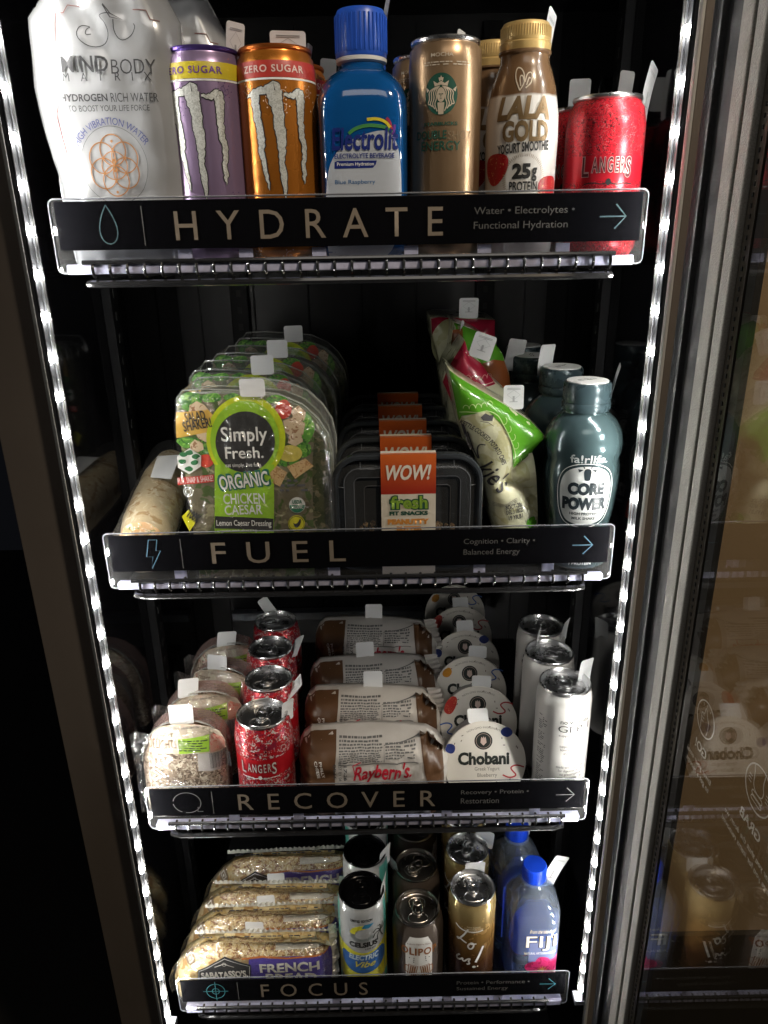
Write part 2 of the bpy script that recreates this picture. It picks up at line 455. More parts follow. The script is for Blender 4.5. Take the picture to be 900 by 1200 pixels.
# ================================================================== setting
mk('floor', [(-3, -3, -1.6), (3, -3, -1.6), (3, 3, -1.6), (-3, 3, -1.6)], [(0, 1, 2, 3)], mat('dark floor', (0.03, 0.028, 0.026), 0.5))['kind'] = 'structure'
wb = MB().box((0.312, 0.10, -1.598), (2.2, 0.16, 1.2)).build('wall', mat('brown wall', (0.30, 0.215, 0.125), 0.6, nscale=6, namt=0.12, bump=0.15, bscale=60)); wb['kind'] = 'structure'
sk = MB().box((0.312, 0.092, -1.598), (2.2, 0.0995, -0.96)).build('wall_shade', mat('dark skirting', (0.03, 0.026, 0.02), 0.5)); sk['kind'] = 'structure'  # dark sheet added to paint the lower wall's darkening, not a real baseboard

# ------------------------------------------------------------------ cabinet
XI, YB, ZT, ZB = 0.272, 0.47, 0.235, -1.20
cab = thing('cooler_cabinet', 'tall black vending cooler cabinet with brown grey front frame around the shelves', 'cooler', (0, 0, 0))
MB().box((-XI-0.03, 0.004, ZB), (-XI, YB, ZT)).build('side_wall', BLACKG, cab)
MB().box((XI, 0.004, ZB), (XI+0.025, YB, ZT)).build('side_wall', BLACKG, cab)
MB().box((-XI-0.03, YB, ZB), (XI+0.025, YB+0.03, ZT)).build('back_wall', BLACK, cab)
MB().box((-XI-0.03, 0.004, ZT), (XI+0.025, YB+0.03, ZT+0.04)).build('ceiling_panel', BLACK, cab)
MB().box((-XI-0.03, 0.004, ZB-0.04), (XI+0.025, YB+0.03, ZB)).build('floor_panel', BLACK, cab)
JAMB = mat('brown grey jamb', (0.16, 0.135, 0.115), 0.33, 0.3, nscale=8, namt=0.15)
MB().bbox((-0.325, -0.004, ZB-0.1), (-XI-0.0035, 0.004, ZT+0.08), 0.001).build('front_jamb', JAMB, cab)
MB().bbox((XI+0.0035, -0.004, ZB-0.1), (0.299, 0.004, ZT+0.08), 0.001).build('front_jamb', JAMB, cab)
TRIM = mat('pale trim', (0.42, 0.41, 0.38), 0.4, 0.2)
for sx in (-1, 1):
    MB().bbox((min(sx*XI, sx*(XI+0.003)), -0.0055, ZB-0.1), (max(sx*XI, sx*(XI+0.003)), 0.004, ZT+0.08), 0.0006).build('trim_strip', TRIM, cab)
# slotted shelf posts at the back and sides
POST = mat('dark post steel', (0.005, 0.0052, 0.006), 0.5, 0.0, spec=0.15)
SLOT = mat('slot hole', (0.004, 0.004, 0.004), 0.7)
def post(p, ax, half):
    o = MB().bbox((p[0]-half[0], p[1]-half[1], ZB+0.01), (p[0]+half[0], p[1]+half[1], ZT-0.01), 0.001).build('slotted_post', POST, cab)
    s = MB(); z = ZB+0.03
    while z < ZT-0.03:
        if ax == 'y': s.box((p[0]-0.003, p[1]-half[1]-0.0006, z), (p[0]+0.003, p[1]-half[1]+0.002, z+0.009))
        else:
            sg = -1 if p[0] > 0 else 1
            xa = p[0]+sg*half[0]; s.box((min(xa-sg*.002, xa+sg*.0006), p[1]-0.003, z), (max(xa-sg*.002, xa+sg*.0006), p[1]+0.003, z+0.009))
        z += 0.024
    s.build('slot', SLOT, o)['kind'] = 'stuff'
post((-0.18, YB-0.006), 'y', (0.013, 0.006)); post((0.18, YB-0.006), 'y', (0.013, 0.006))
post((-XI+0.005, 0.17), 'x', (0.005, 0.012)); post((XI-0.005, 0.17), 'x', (0.005, 0.012))
m_ = MB()
for k in range(7):
    x = -0.24+k*0.08
    if abs(abs(x)-0.18) > 0.02: m_.box((x-0.001, YB-0.003, ZB+0.02), (x+0.001, YB, ZT-0.01))
m_.build('wall_rib', POST, cab)
o_ = MB().bbox((-0.235, YB-0.02, -0.645), (0.09, YB-0.003, -0.630), 0.002).build('crossbar', mat('steel bar', (0.12, 0.13, 0.15), 0.3, 0.7), cab)

# ------------------------------------------------------------------ light bars
TUBE = clear('light bar cover', gloss=0.05, rough=0.15, milky=0.02)
LEDM = mat('lit diode', (1, 1, 1), 0.4, emit=(1.0, 0.98, 0.92), estr=DIODE)
GLOW = mat('light bar backing', (0.03, 0.031, 0.034), 0.3)
for sx, zb, side in ((-1, -0.945, 'left edge of the cooler opening, beside the drop symbol'), (1, -0.915, 'right edge of the cooler opening, beside the arrows')):
    x = sx*0.2540
    t = thing('light_bar', 'bright LED light bar along the '+side, 'light', (x, -0.023, zb), 'LED light bars of the cooler opening')
    L_ = ZT-zb-0.004
    MB().bbox((sx*0.0055-0.0015, -0.006, 0), (sx*0.0055+0.0015, 0.006, L_), 0.0006).build('backing', GLOW, t)
    pr = [(0.0062*math.cos(a), 0.0062*math.sin(a)) for a in [pi*k/10 for k in range(-5, 6)]]
    pts = [(sx*(0.004-c), s) for c, s in pr]
    vs = [(a, b, 0) for a, b in pts]+[(a, b, L_) for a, b in pts]; n = len(pts)
    mk('cover', vs, [(i, i+1, i+1+n, i+n) for i in range(n-1)], TUBE, t, True)
    for yy in (-0.0066, 0.0066):
        MB().tube([(sx*0.003, yy, 0), (sx*0.003, yy, L_)], 0.0009).build('rail', mat('clear grey rail', (0.02, 0.021, 0.024), 0.2), t, True)
    MB().bbox((sx*0.0-0.006, -0.007, -0.008), (sx*0.0+0.007, 0.007, -0.0005), 0.001).build('end_cap', ACRY, t)
    led = None; z = 0.012
    while z < L_-0.01:
        if led is None: led = MB().bbox((sx*0.0020-0.0017, -0.0026, -0.0034), (sx*0.0020+0.0017, 0.0026, 0.0034), 0.0012).build('diode', LEDM, t); led.location = (0, 0, z)
        else:
            c = led.copy(); COL.objects.link(c); c.parent = t; c.location = (0, 0, z)
        z += 0.0337

# ------------------------------------------------------------------ shelves with price channels
SW = 0.2475
STR = [0.0, -0.2973, -0.6020, -0.9019]        # top of each label strip
DK = [z-0.054 for z in STR]                   # deck each product stands on
LAB = mat('black label strip', (0.004, 0.004, 0.005), 0.14, nscale=4, spec=0.12)
TEAL = mat('teal line print', (0.035, 0.075, 0.085), 0.6)
GLINE = mat('grey line print', (0.10, 0.10, 0.10), 0.5)
SUBT = mat('dim grey lettering', (0.085, 0.082, 0.08), 0.6)
WIRE = mat('black coated wire', (0.014, 0.014, 0.015), 0.16, coat=0.5)
def icon_drop(cx, cz):
    p = smoothp([(cx, cz+0.015), (cx-0.0095, cz-0.003), (cx-0.0085, cz-0.0125), (cx, cz-0.0155), (cx+0.0085, cz-0.0125), (cx+0.0095, cz-0.003)], 3, True)
    p = [(cx, cz+0.016)]+[(cx-0.0095*math.sin(t)*math.sin(t/2)**1.0, cz+0.001+0.015*math.cos(t)) for t in [2*pi*k/30 for k in range(1, 30)]]
    return stroke(p, 0.0010, True)
def icon_bolt(cx, cz):
    q = [(1, 14), (9, 14), (5, 3), (12, 3), (-4, -15), (0, -2), (-7, -2), (-2, 14)]
    q = [(-2, 14), (9, 14), (6, 3), (12, 3), (-2, -15), (1, -3), (-7, -3)]
    return stroke([(cx+a*0.00075, cz+b*0.00105) for a, b in q], 0.0010, True)
def icon_loop(cx, cz):
    P = stroke(ell(cx, cz, 0.0155, 0.0140, 30, R(-100), R(170)), 0.0010)+stroke(ell(cx, cz, 0.0155, 0.0140, 12, R(185), R(245)), 0.0010)
    return P+stroke([(cx+0.012, cz-0.006), (cx+0.011, cz-0.0125), (cx+0.017, cz-0.0125)], 0.0010)
def icon_cross(cx, cz):
    return ring(cx, cz, 0.0115, 0.001, 0.0125)+ring(cx, cz, 0.0045, 0.001, 0.005)+[rect(cx-0.0158, cz-0.0005, cx+0.0158, cz+0.0005), rect(cx-0.0005, cz-0.0165, cx+0.0005, cz+0.0165)]
WORDS = [('HYDRATE', icon_drop, 'Water \u2022 Electrolytes \u2022\nFunctional Hydration', TEAL, GREY, 'top shelf with black strip reading HYDRATE and a water drop outline'),
         ('FUEL', icon_bolt, 'Cognition \u2022 Clarity \u2022\nBalanced Energy', mat('blue line print', (0.045, 0.11, 0.16), 0.6), GREY, 'second shelf with black strip reading FUEL and a lightning bolt outline'),
         ('RECOVER', icon_loop, 'Recovery \u2022 Protein \u2022\nRestoration', GLINE, GREY, 'third shelf with black strip reading RECOVER and a circling arrow'),
         ('FOCUS', icon_cross, 'Protein \u2022 Performance \u2022\nSustained Energy', mat('cyan line print', (0.035, 0.15, 0.18), 0.6), GREY, 'bottom shelf with black strip reading FOCUS and a crosshair symbol')]
SP = [  # word span and subtitle span as photo pixels at the strip row (u0,u1,row)
    (205, 519, 259, 555, 672, 255, 702, 732, 254, 127, 168), (248, 405, 644, 543, 626, 639, 670, 693, 639, 178, 213), (279, 510, 934, 540, 619, 928, 651, 672, 929, 219, 249), (306, 431, 1157, 535, 620, 1150, 632, 650, 1150, 253, 279)]
hook0 = None
for i in range(4):
    w, ic, sub, icm, _, lab = WORDS[i]
    z0 = STR[i]; zd = DK[i]; sp = SP[i]
    t = thing('wire_shelf', lab, 'shelf', (0, 0, z0), 'wire shelves of the cooler')
    # black strip
    ls = MB().bbox((-SW+0.005, -0.0020, -0.0388), (SW-0.0045, -0.0008, -0.0008), 0.0004).build('label_strip', LAB, t)
    S = plane_s(-0.0020)
    ux = lambda u, v: float(atY(u, v, 0)[0])
    x0, x1 = ux(sp[0], sp[2]), ux(sp[1], sp[2])
    decal('lettering', [textp(w, (x0+x1)/2, -0.0208, x1-x0, 0.0225, bold=0.002, space=1.9)], S, BEIGE, ls, 0.0004)
    x0, x1 = ux(sp[3], sp[5]), ux(sp[4], sp[5])
    a, b = sub.split('\n')
    wa = text2d(a)[2][0]; wb_ = text2d(b)[2][0]; k = (x1-x0)/max(wa, wb_)
    decal('small_lettering', [textp(a, x0+wa*k/2, -0.0142, wa*k, 0.0072 if 'y' in a else 0.006), textp(b, x0+wb_*k/2, -0.0255, wb_*k, 0.0074)], S, SUBT, ls, 0.0004)
    decal('symbol', ic(ux(sp[9], sp[2]), -0.0200), S, icm, ls, 0.0004)
    xd = ux(sp[10], sp[2]); decal('divider_line', [rect(xd-0.0004, -0.036, xd+0.0004, -0.005)], S, SUBT, ls, 0.0004)
    x0, x1 = ux(sp[6], sp[8]), ux(sp[7], sp[8]); zc = -0.0195
    decal('arrow', stroke([(x0, zc), (x1, zc)], 0.0011)+stroke([(x1-0.0085, zc+0.0095), (x1+0.0004, zc), (x1-0.0085, zc-0.0095)], 0.0012), S, TEAL if i == 0 else icm, ls, 0.0004)
    # clear channel, a pale tube painting its edge glow, the lilac lens below
    ch = mk('price_channel', [(x, 0.0005, z) for x, z in rrect(-SW, -0.057, SW, 0.0012, 0.005)], [tuple(range(24))], CLEAR, t)
    rim = rrect(-SW, -0.057, SW, 0.0012, 0.005)
    MB().tube([(x, -0.0006, z) for x, z in rim], 0.0007, 6, True).build('edge_glow_rim', ACRY, t, True)
    MB().bbox((-SW+0.006, 0.001, -0.0575), (SW-0.006, 0.010, -0.0535), 0.0008).build('bottom_lens', LENS, t)
    MB().bbox((-SW+0.008, -0.003, -0.0580), (SW-0.008, 0.0005, -0.0500), 0.0012).build('edge_lens', LENS, t)
    # wire frame
    MB().tube([(-SW+0.022, -0.0035, -0.0485), (SW-0.024, -0.0035, -0.0485)], 0.0021).build('top_rail', WIRE, t, True)
    pts = [(-SW+0.03, 0.40, -0.066), (-SW+0.03, 0.05, -0.066), (-SW+0.021, 0.012, -0.066), (-SW+0.024, 0.000, -0.066), (-SW+0.035, -0.003, -0.066), (SW-0.037, -0.003, -0.066), (SW-0.026, 0.0, -0.066), (SW-0.023, 0.012, -0.066), (SW-0.03, 0.05, -0.066), (SW-0.03, 0.40, -0.066)]
    MB().tube(pts, 0.0030).build('front_tube', WIRE, t, True)
    mm = MB(); x = -SW+0.03
    for k in range(31):
        xx = -SW+0.0305+k*0.01455
        pp = [(xx, 0.40, -0.0600), (xx, 0.012, -0.0600)]+[(xx, 0.0015-0.0070*math.sin(a), -0.0545-0.0065*math.cos(a)) for a in [pi*j/7 for j in range(1, 8)]]
        if hook0 is None:
            pl = [(p[0]-xx, p[1], p[2]) for p in pp]; hook0 = MB().tube(pl, 0.0014, 6).build('shelf_wire', WIRE, t, True); hook0.location = (xx, 0, 0)
        else:
            c = hook0.copy(); COL.objects.link(c); c.parent = t; c.location = (xx, 0, 0)
    for yy in (0.15, 0.28, 0.40): MB().tube([(-SW+0.025, yy, -0.064), (SW-0.025, yy, -0.064)], 0.0022).build('cross_wire', WIRE, t, True)
    # lane dividers of clear plastic standing on the deck
    lanes = [[-0.140, -0.0885, -0.0265, 0.0515, 0.1135, 0.180], [-0.178, -0.026, 0.118, 0.186], [-0.152, -0.079, 0.090, 0.190], [-0.047, 0.018, 0.094, 0.160]][i]
    for lx in lanes:
        d = MB().bbox((lx-0.0008, 0.006, -0.0555), (lx+0.0008, 0.36, -0.028), 0.0003).build('lane_divider', CLEAR, t)
        MB().bbox((lx-0.006, 0.002, -0.054), (lx+0.006, 0.0045, -0.0395), 0.0006).build('divider_clip', ACRY if False else LENS, d)
    mk('deck_sheet', [(-SW+0.012, 0.008, -0.0568), (SW-0.012, 0.008, -0.0568), (SW-0.012, 0.40, -0.0568), (-SW+0.012, 0.40, -0.0568)], [(0, 1, 2, 3)], mat('black deck sheet', (0.02, 0.02, 0.022), 0.2), t)

# ------------------------------------------------------------------ glass door, opened to the right
XD = 0.278
dr = thing('glass_door', 'open glass cooler door with aluminium edge and white mirrored instructions', 'door', (XD, -0.004, -1.0))
def dbox(name, ya, yb, xa, xb, m, r=0.0008, par=dr): return MB().bbox((xa, ya+0.004, -0.19), (xb, yb+0.004, 1.30), r).build(name, m, par)
dbox('gasket', -0.0780, -0.0300, -0.002, 0.010, mat('ribbed rubber gasket', (0.012, 0.012, 0.013), 0.6, nscale=300, namt=0.4, spec=0.25))
dbox('gasket', -0.0470, -0.0310, -0.0070, -0.0015, mat('grey rubber lip', (0.045, 0.047, 0.05), 0.55, nscale=400, namt=0.5, bump=0.5, bscale=500), 0.001)
dbox('aluminium_strip', -0.0960, -0.0775, -0.006, 0.010, BRUSH, 0.0014)
dbox('channel_groove', -0.1010, -0.0957, -0.0025, 0.008, mat('dark groove', (0.05, 0.045, 0.04), 0.5), 0.0004)
dbox('aluminium_strip', -0.1155, -0.1007, -0.006, 0.010, BRUSH, 0.0014)
dbox('spacer_bar', -0.1285, -0.1153, -0.001, 0.008, mat('bronze spacer bar', (0.05, 0.042, 0.032), 0.35, 0.5), 0.0004)
dbox('black_border', -0.1400, -0.1283, 0.0008, 0.006, MBLACK, 0.0003)
mm = MB(); z = -0.18
while z < 1.29:
    mm.box((-0.0018, -0.1190, z), (-0.0006, -0.1172, z+0.003)); z += 0.0068
mm.build('spacer_hole', SLOT, dr)['kind'] = 'stuff'
GLASS = clear('door glass', tint=(0.86, 0.84, 0.80), gloss=0.02, rough=0.0, ior=1.5)
MB().box((0.0, -0.60, -0.165), (0.0035, -0.1265, 1.28)).build('glass_pane', GLASS, dr)
MB().bbox((-0.004, -0.60, -0.19), (0.02, -0.1260, -0.165), 0.001).build('bottom_rail', MBLACK, dr)
def door_s(s, z, off=0): return (0.004+off, s+0.004, z+1.0)   # read from outside: s runs toward the hinge
WP = mat('white glass print', (0.92, 0.92, 0.93), 0.5, emit=None)
def hand(cx, cz, r, grab):
    P = ring(cx, cz, r, 0.0012, r, 40)
    k = r/0.02
    if grab:
        q = [(-6, 18), (-5, 8), (-8, 2), (-6, -4), (2, -5), (8, -1), (8, 8), (10, 17)]
        P += stroke(smoothp([(cx+a*.001*k, cz+b*.001*k) for a, b in q], 2), 0.0009*k)
        P += stroke([(cx+a*.001*k, cz+b*.001*k) for a, b in rrect(-8, -9, 8, -5, 1.9)], 0.0008*k, True)
        P += stroke([(cx+a*.001*k, cz+b*.001*k) for a, b in rrect(-8, -13.5, 8, -10, 1.7)], 0.0008*k, True)
        P += [rect(cx-0.0155*k, cz+d*.001*k, cx-0.011*k, cz+(d+.8)*.001*k) for d in (-2, 1, 4)]+[rect(cx+0.011*k, cz+d*.001*k, cx+0.0155*k, cz+(d+.8)*.001*k) for d in (-2, 1, 4)]
    else:
        q = [(-6, -17), (-8, -8), (-7, 2), (-3, 4), (0, 12), (3, 12), (3, 4), (9, 4), (10, 0), (9, -8), (8, -16)]
        P += stroke(smoothp([(cx+a*.001*k, cz+b*.001*k) for a, b in q], 2), 0.0009*k)
        for d in (-6, -2, 2): P += [rect(cx+0.003*k, cz+d*.001*k, cx+0.009*k, cz+(d+.7)*.001*k)]
        for a in (60, 90, 120): P += stroke([(cx+0.0145*k*math.cos(R(a)), cz+0.0145*k*math.sin(R(a))), (cx+0.018*k*math.cos(R(a)), cz+0.018*k*math.sin(R(a)))], 0.0008*k)
    return P
decal('thumb_symbol', hand(-0.163, -0.403, 0.0155, False), door_s, WP, dr, 0.0002)
decal('grab_symbol', hand(-0.250, -0.398, 0.0180, True), door_s, WP, dr, 0.0002)
decal('lettering', [textp('GO!', -0.163, -0.432, None, 0.0088, bold=0.02), textp('Enter your email', -0.163, -0.448, 0.048, 0.0064, bold=0.008), textp('to get a receipt.', -0.163, -0.457, 0.046, 0.0064, bold=0.008)], door_s, WP, dr, 0.0002)
decal('lettering', [textp('GRAB', -0.248, -0.430, None, 0.0088, bold=0.02), textp('After you shut the door, we', -0.251, -0.448, 0.075, 0.0064, bold=0.008), textp('charge you for items removed.', -0.251, -0.457, 0.082, 0.0064, bold=0.008)], door_s, WP, dr, 0.0002)

# ------------------------------------------------------------------ RFID tags
ANT = mat('pale antenna print', (0.42, 0.43, 0.44), 0.4, 0.3)
def make_tag_mesh(w, h):
    V, F = flat([rrect(-w/2, 0, w/2, h, 0.0025, 3)], None, 0.004)
    f = lambda s, z, o=0: (s, -0.10*(z**2)/max(h, 1e-6)*1.2-o, z)
    return [f(x, z) for x, z in V], F, f
def tag_px(root, u, v, Y, w, h, rot=(0, 0, 0), printed=False):
    '''a tag on a thing at depth Y whose top edge is seen at photo pixel u, v'''
    p = atY(u, v, Y); q = Matrix.Rotation(-root.rotation_euler[2], 3, 'Z') @ (Vector([float(a) for a in p])-root.location)
    return tag(root, (q.x-math.sin(R(rot[1]))*h, q.y, q.z-h*math.cos(R(rot[1]))), rot, w, h, printed)
TAGS = {}
def tag(root, loc, rot=(0, 0, 0), w=0.017, h=0.026, printed=False):
    k = (w, h)
    if k not in TAGS:
        V, F, f = make_tag_mesh(w, h); n = len(V)
        me = bpy.data.meshes.new('sticker_tag'); me.from_pydata(V+[(a, b+0.0004, c) for a, b, c in V], [], F+[tuple(i+n for i in reversed(q)) for q in F]); me.materials.append(PAPER)
        P = ring(0, h*0.6, w*0.32, 0.0004, h*0.2, 4)+[rect(-w*.2, h*.3, w*.2, h*.33), rect(-w*.05, h*.3, w*.05, h*.55)]+[rect(-w*.33, h*.86-j*.0012, w*.33, h*.86-j*.0012+.0006) for j in range(2)]
        V2, F2 = flat(P, None, 0.004); m2 = bpy.data.meshes.new('antenna_print'); m2.from_pydata([f(x, z, 0.0003) for x, z in V2], [], F2); m2.materials.append(ANT)
        TAGS[k] = (me, m2)
    o = bpy.data.objects.new('sticker_tag', TAGS[k][0]); link(o, root); o.location = loc; o.rotation_euler = [R(a) for a in rot]; o['nodup'] = 1
    if printed:
        p = bpy.data.objects.new('antenna_print', TAGS[k][1]); link(p, o)
    return o
# ================================================================== product builders
def can(name, label, cat, loc, H, Rr, nR, bodym, lidm, group, rz=0.0, rimm=None, n=48):
    t = thing(name, label, cat, loc, group, rz)
    prof = [(Rr*0.60, 0.006), (Rr*0.70, 0.0015), (Rr*0.76, 0.0), (Rr*0.82, 0.001), (Rr*0.93, 0.0065), (Rr*0.985, 0.0105), (Rr, 0.0150), (Rr, H-0.0185), (Rr*0.99, H-0.0155), (nR+0.0025, H-0.0075), (nR+0.0006, H-0.0050), (nR+0.0004, H-0.0035)]
    if Rr-nR > 0.005: prof = prof[:7]+[(Rr, H-0.024), (Rr*0.985, H-0.0205), (nR+0.0035, H-0.0085), (nR+0.0008, H-0.0055), (nR+0.0004, H-0.0035)]
    MB().lathe(prof, n).build('can_body', bodym, t, True)
    lp = [(nR+0.0002, H-0.0042), (nR+0.0016, H-0.0030), (nR+0.0019, H-0.0012), (nR+0.0012, H-0.0001), (nR+0.0002, H-0.0002), (nR-0.0008, H-0.0014), (nR-0.0014, H-0.0064), (nR-0.0024, H-0.0072), (nR-0.0036, H-0.0064), (nR-0.0040, H-0.0050), (nR-0.0055, H-0.0046), (0.0001, H-0.0046)]
    lid = MB().lathe(lp, n).build('lid', lidm, t, True)
    zt = H-0.0046
    sc = nR/0.0265
    mb = MB()   # scored opening and bead
    mb.tube([(x*sc, y*sc, zt+0.0002) for x, y in smoothp([(-0.004, -0.004), (-0.0115, -0.008), (-0.012, -0.017), (0, -0.0205), (0.012, -0.017), (0.0115, -0.008), (0.004, -0.004)], 2)], 0.0005, 5)
    mb.tube([(x*sc, y*sc, zt+0.0002) for x, y in smoothp([(-0.009, 0.004), (-0.011, 0.014), (0, 0.0185), (0.011, 0.014), (0.009, 0.004)], 2)], 0.0005, 5)
    mb.build('score_line', lidm, lid, True)
    # pull tab: outer ring, finger hole, rivet
    out = [(0.0078*sc*math.cos(a)*(1.0 if math.sin(a) < 0 else 0.92), 0.0135*sc*math.sin(a)+0.002*sc) for a in [2*pi*k/28 for k in range(28)]]
    tb = MB().tube([(x*0.86, y*0.9, zt+0.0017+max(0, y)*0.04) for x, y in out], 0.0011*sc, 6, True)
    tb.tube([(0.0043*sc*math.cos(a), 0.0078*sc+0.0040*sc*math.sin(a), zt+0.0019) for a in [2*pi*k/16 for k in range(16)]], 0.0008*sc, 5, True)
    V, F = flat([[(x*0.86, y*0.9) for x, y in out if y < 0.004*sc]], None, None)
    tb.add([(x, y, zt+0.0017) for x, y in V], [tuple(f) for f in F])
    tb.lathe([(0.0034*sc, zt), (0.0034*sc, zt+0.0022), (0.0026*sc, zt+0.0027), (0.0001, zt+0.0025)], 14, (0, -0.0035*sc))
    tb.build('pull_tab', lidm, t, True)
    return t, lathe_s(prof)

def lab_cyl(t, S, nm, polys, m, off=0.0003, step=0.004): return decal(nm, polys, S, m, t, off, step, 0.012)

# ---------------------------------------------------------------- shelf 1
D1, D2, D3, D4 = DK
# --- claw-marked energy cans
G_EN = 'tall energy drink cans with claw marks'
CL = [(450,355),(480,345),(490,322),(503,338),(545,330),(560,318),(590,312),(610,298),(630,315),(655,325),(665,345),(690,345),(705,335),(722,318),(735,335),(755,345),(765,380),(758,430),(750,480),(748,540),(760,600),(762,650),(755,700),(752,760),(742,808),(735,770),(732,700),(740,650),(738,600),(725,560),(722,500),(720,440),(722,400),(710,380),(685,372),(655,365),(648,400),(645,450),(650,520),(655,580),(650,640),(640,700),(648,760),(650,800),(645,840),(635,888),(628,840),(618,800),(620,740),(610,680),(618,620),(605,560),(598,500),(600,440),(580,400),(570,360),(540,355),(525,375),(530,430),(535,480),(550,520),(545,580),(530,640),(540,700),(548,760),(555,805),(557,845),(545,815),(530,770),(520,700),(520,640),(510,580),(500,520),(492,460),(488,400),(475,370)]
HM = 0.166
claw = [((X-607)*1.62e-4, HM-(Y-105)*1.44e-4) for X, Y in CL]
rn = random.Random(3)
def jag(poly, amp=0.0004):
    out = []
    for i in range(len(poly)):
        a, b = poly[i], poly[(i+1) % len(poly)]
        for k in range(3):
            t = k/3; out.append((a[0]*(1-t)+b[0]*t+rn.uniform(-amp, amp), a[1]*(1-t)+b[1]*t+rn.uniform(-amp, amp)*1.5))
    return out
clawj = jag(claw)
def claw_px(X, Y): return ((X-607)*1.62e-4, HM-(Y-105)*1.44e-4)
CLAWS = [([(503, 345), (508, 400), (512, 460), (520, 520), (530, 580), (526, 640), (534, 700), (546, 770), (556, 845)], [50, 44, 38, 36, 36, 28, 22, 18, 2]),
         ([(610, 325), (612, 380), (622, 440), (626, 520), (628, 580), (632, 640), (626, 700), (634, 780), (636, 890)], [84, 66, 50, 52, 46, 36, 24, 34, 2]),
         ([(735, 345), (742, 400), (738, 450), (738, 510), (742, 570), (752, 640), (744, 700), (744, 760), (742, 812)], [50, 44, 36, 30, 30, 26, 22, 22, 2])]
def claw_shape(grow):
    rj = random.Random(17); P = []
    for cl, ws in CLAWS:
        c = []; w = []
        for i in range(len(cl)-1):
            for k in range(4):
                t = k/4; c.append(claw_px(cl[i][0]*(1-t)+cl[i+1][0]*t+rj.uniform(-4, 4), cl[i][1]*(1-t)+cl[i+1][1]*t)); w.append((ws[i]*(1-t)+ws[i+1]*t+rj.uniform(-3, 3))*1.62e-4+grow)
        c.append(claw_px(*cl[-1])); w.append(0.0002+grow*0.4); P += stroke(c, w)
    for bar, ws in (([(460, 362), (503, 346), (560, 336), (610, 318), (640, 330)], [6, 34, 34, 44, 30]), ([(655, 358), (700, 362), (735, 344), (752, 350)], [10, 26, 40, 20])):
        c = []; w = []
        for i in range(len(bar)-1):
            for k in range(4):
                t = k/4; c.append(claw_px(bar[i][0]*(1-t)+bar[i+1][0]*t, bar[i][1]*(1-t)+bar[i+1][1]*t+rj.uniform(-5, 5))); w.append((ws[i]*(1-t)+ws[i+1]*t+rj.uniform(-3, 3))*1.5e-4+grow)
        c.append(claw_px(*bar[-1])); w.append(0.0004+grow); P += stroke(c, w)
    return P
SILV = speck('silver claw print', (0.62, 0.63, 0.60), [((0.45, 0.46, 0.43), 500, 0.52)], rough=0.4, metal=0.2)
def energy(label, loc, bm_, lid, bandm, txtm, decm, rz, seed):
    t, S = can('energy_drink_can', label, 'drink can', loc, HM, 0.033, 0.0285, bm_, lid, G_EN, rz)
    zb = HM-0.0165
    decal('band', [rect(-0.045, zb-0.0075, 0.045, zb+0.0045)], S, bandm, t, 0.0002, 0.004, 0.002)
    decal('band_line', [rect(-0.045, zb-0.0092, 0.045, zb-0.0078)], S, WHITE, t, 0.0003, 0.004)
    decal('lettering', [textp('ZERO SUGAR', 0.0, zb-0.0014, 0.052, 0.0052, bold=0.02, space=1.15)], S, txtm, t, 0.0005, 0.003, 0.002)
    decal('claw_outline', claw_shape(0.0016), S, MBLACK, t, 0.0003, 0.003)
    decal('claw_mark', claw_shape(0.0), S, SILV, t, 0.0005, 0.003)
    rd = random.Random(seed); P = []
    for k in range(16):   # fine scroll ornament
        a0 = rd.uniform(-0.042, 0.042); z = rd.choice([rd.uniform(0.118, 0.138), rd.uniform(0.02, 0.07), rd.uniform(0.005, 0.03)])
        if abs(a0) < 0.022 and 0.03 < z < 0.118: a0 = math.copysign(0.03, a0)
        r0 = rd.uniform(0.003, 0.006); ph = rd.uniform(0, 6)
        P += stroke([(a0+r0*(1-j/16)*math.cos(ph+j*0.55), z+r0*(1-j/16)*math.sin(ph+j*0.55)) for j in range(15)], 0.00035)
        for j in range(6):
            a = j*pi/3; P.append(ell(a0+r0*1.4*math.cos(a), z+r0*1.4*math.sin(a), 0.0006, n=6))
    decal('ornament', P, S, decm, t, 0.0002, 0.004)
    return t, S
PURP = mat('purple can', (0.34, 0.245, 0.40), 0.30, 0.55, nscale=20)
ORAN = mat('orange can', (0.50, 0.17, 0.022), 0.28, 0.6, nscale=20)
lidP = mat('purple lid', (0.13, 0.08, 0.35), 0.3, 0.8); lidO = mat('orange lid', (0.55, 0.15, 0.03), 0.3, 0.8)
YEL = mat('yellow band', (0.62, 0.50, 0.03), 0.4); REDB = mat('red band', (0.45, 0.04, 0.03), 0.4)
tp, _ = energy('purple energy can with silver claw marks and a yellow ZERO SUGAR band', (-0.1185, 0.042, D1), PURP, lidP, YEL, mat('purple print', (0.15, 0.05, 0.25), 0.5), mat('dark purple line', (0.14, 0.08, 0.2), 0.5), R(-8), 5)
tag(tp, (0.022, 0.02, 0.155), (0, 0, 60), 0.02, 0.035, True)
to_, _ = energy('front orange energy can with silver claw marks and red ZERO SUGAR band', (-0.0585, 0.042, D1), ORAN, lidO, REDB, mat('pinkish lettering', (0.75, 0.55, 0.5), 0.5), mat('cream line', (0.75, 0.55, 0.4), 0.5), R(2), 9)
tag(to_, (0.010, 0.02, 0.158), (0, 0, 8), 0.030, 0.026, True)
c = dup(tp, (-0.1125, 0.113, D1), 'rear purple energy can mostly hidden behind the front purple one', R(30)); tag(c, (-0.01, 0, 0.16), (0, 0, 20), 0.02, 0.026)
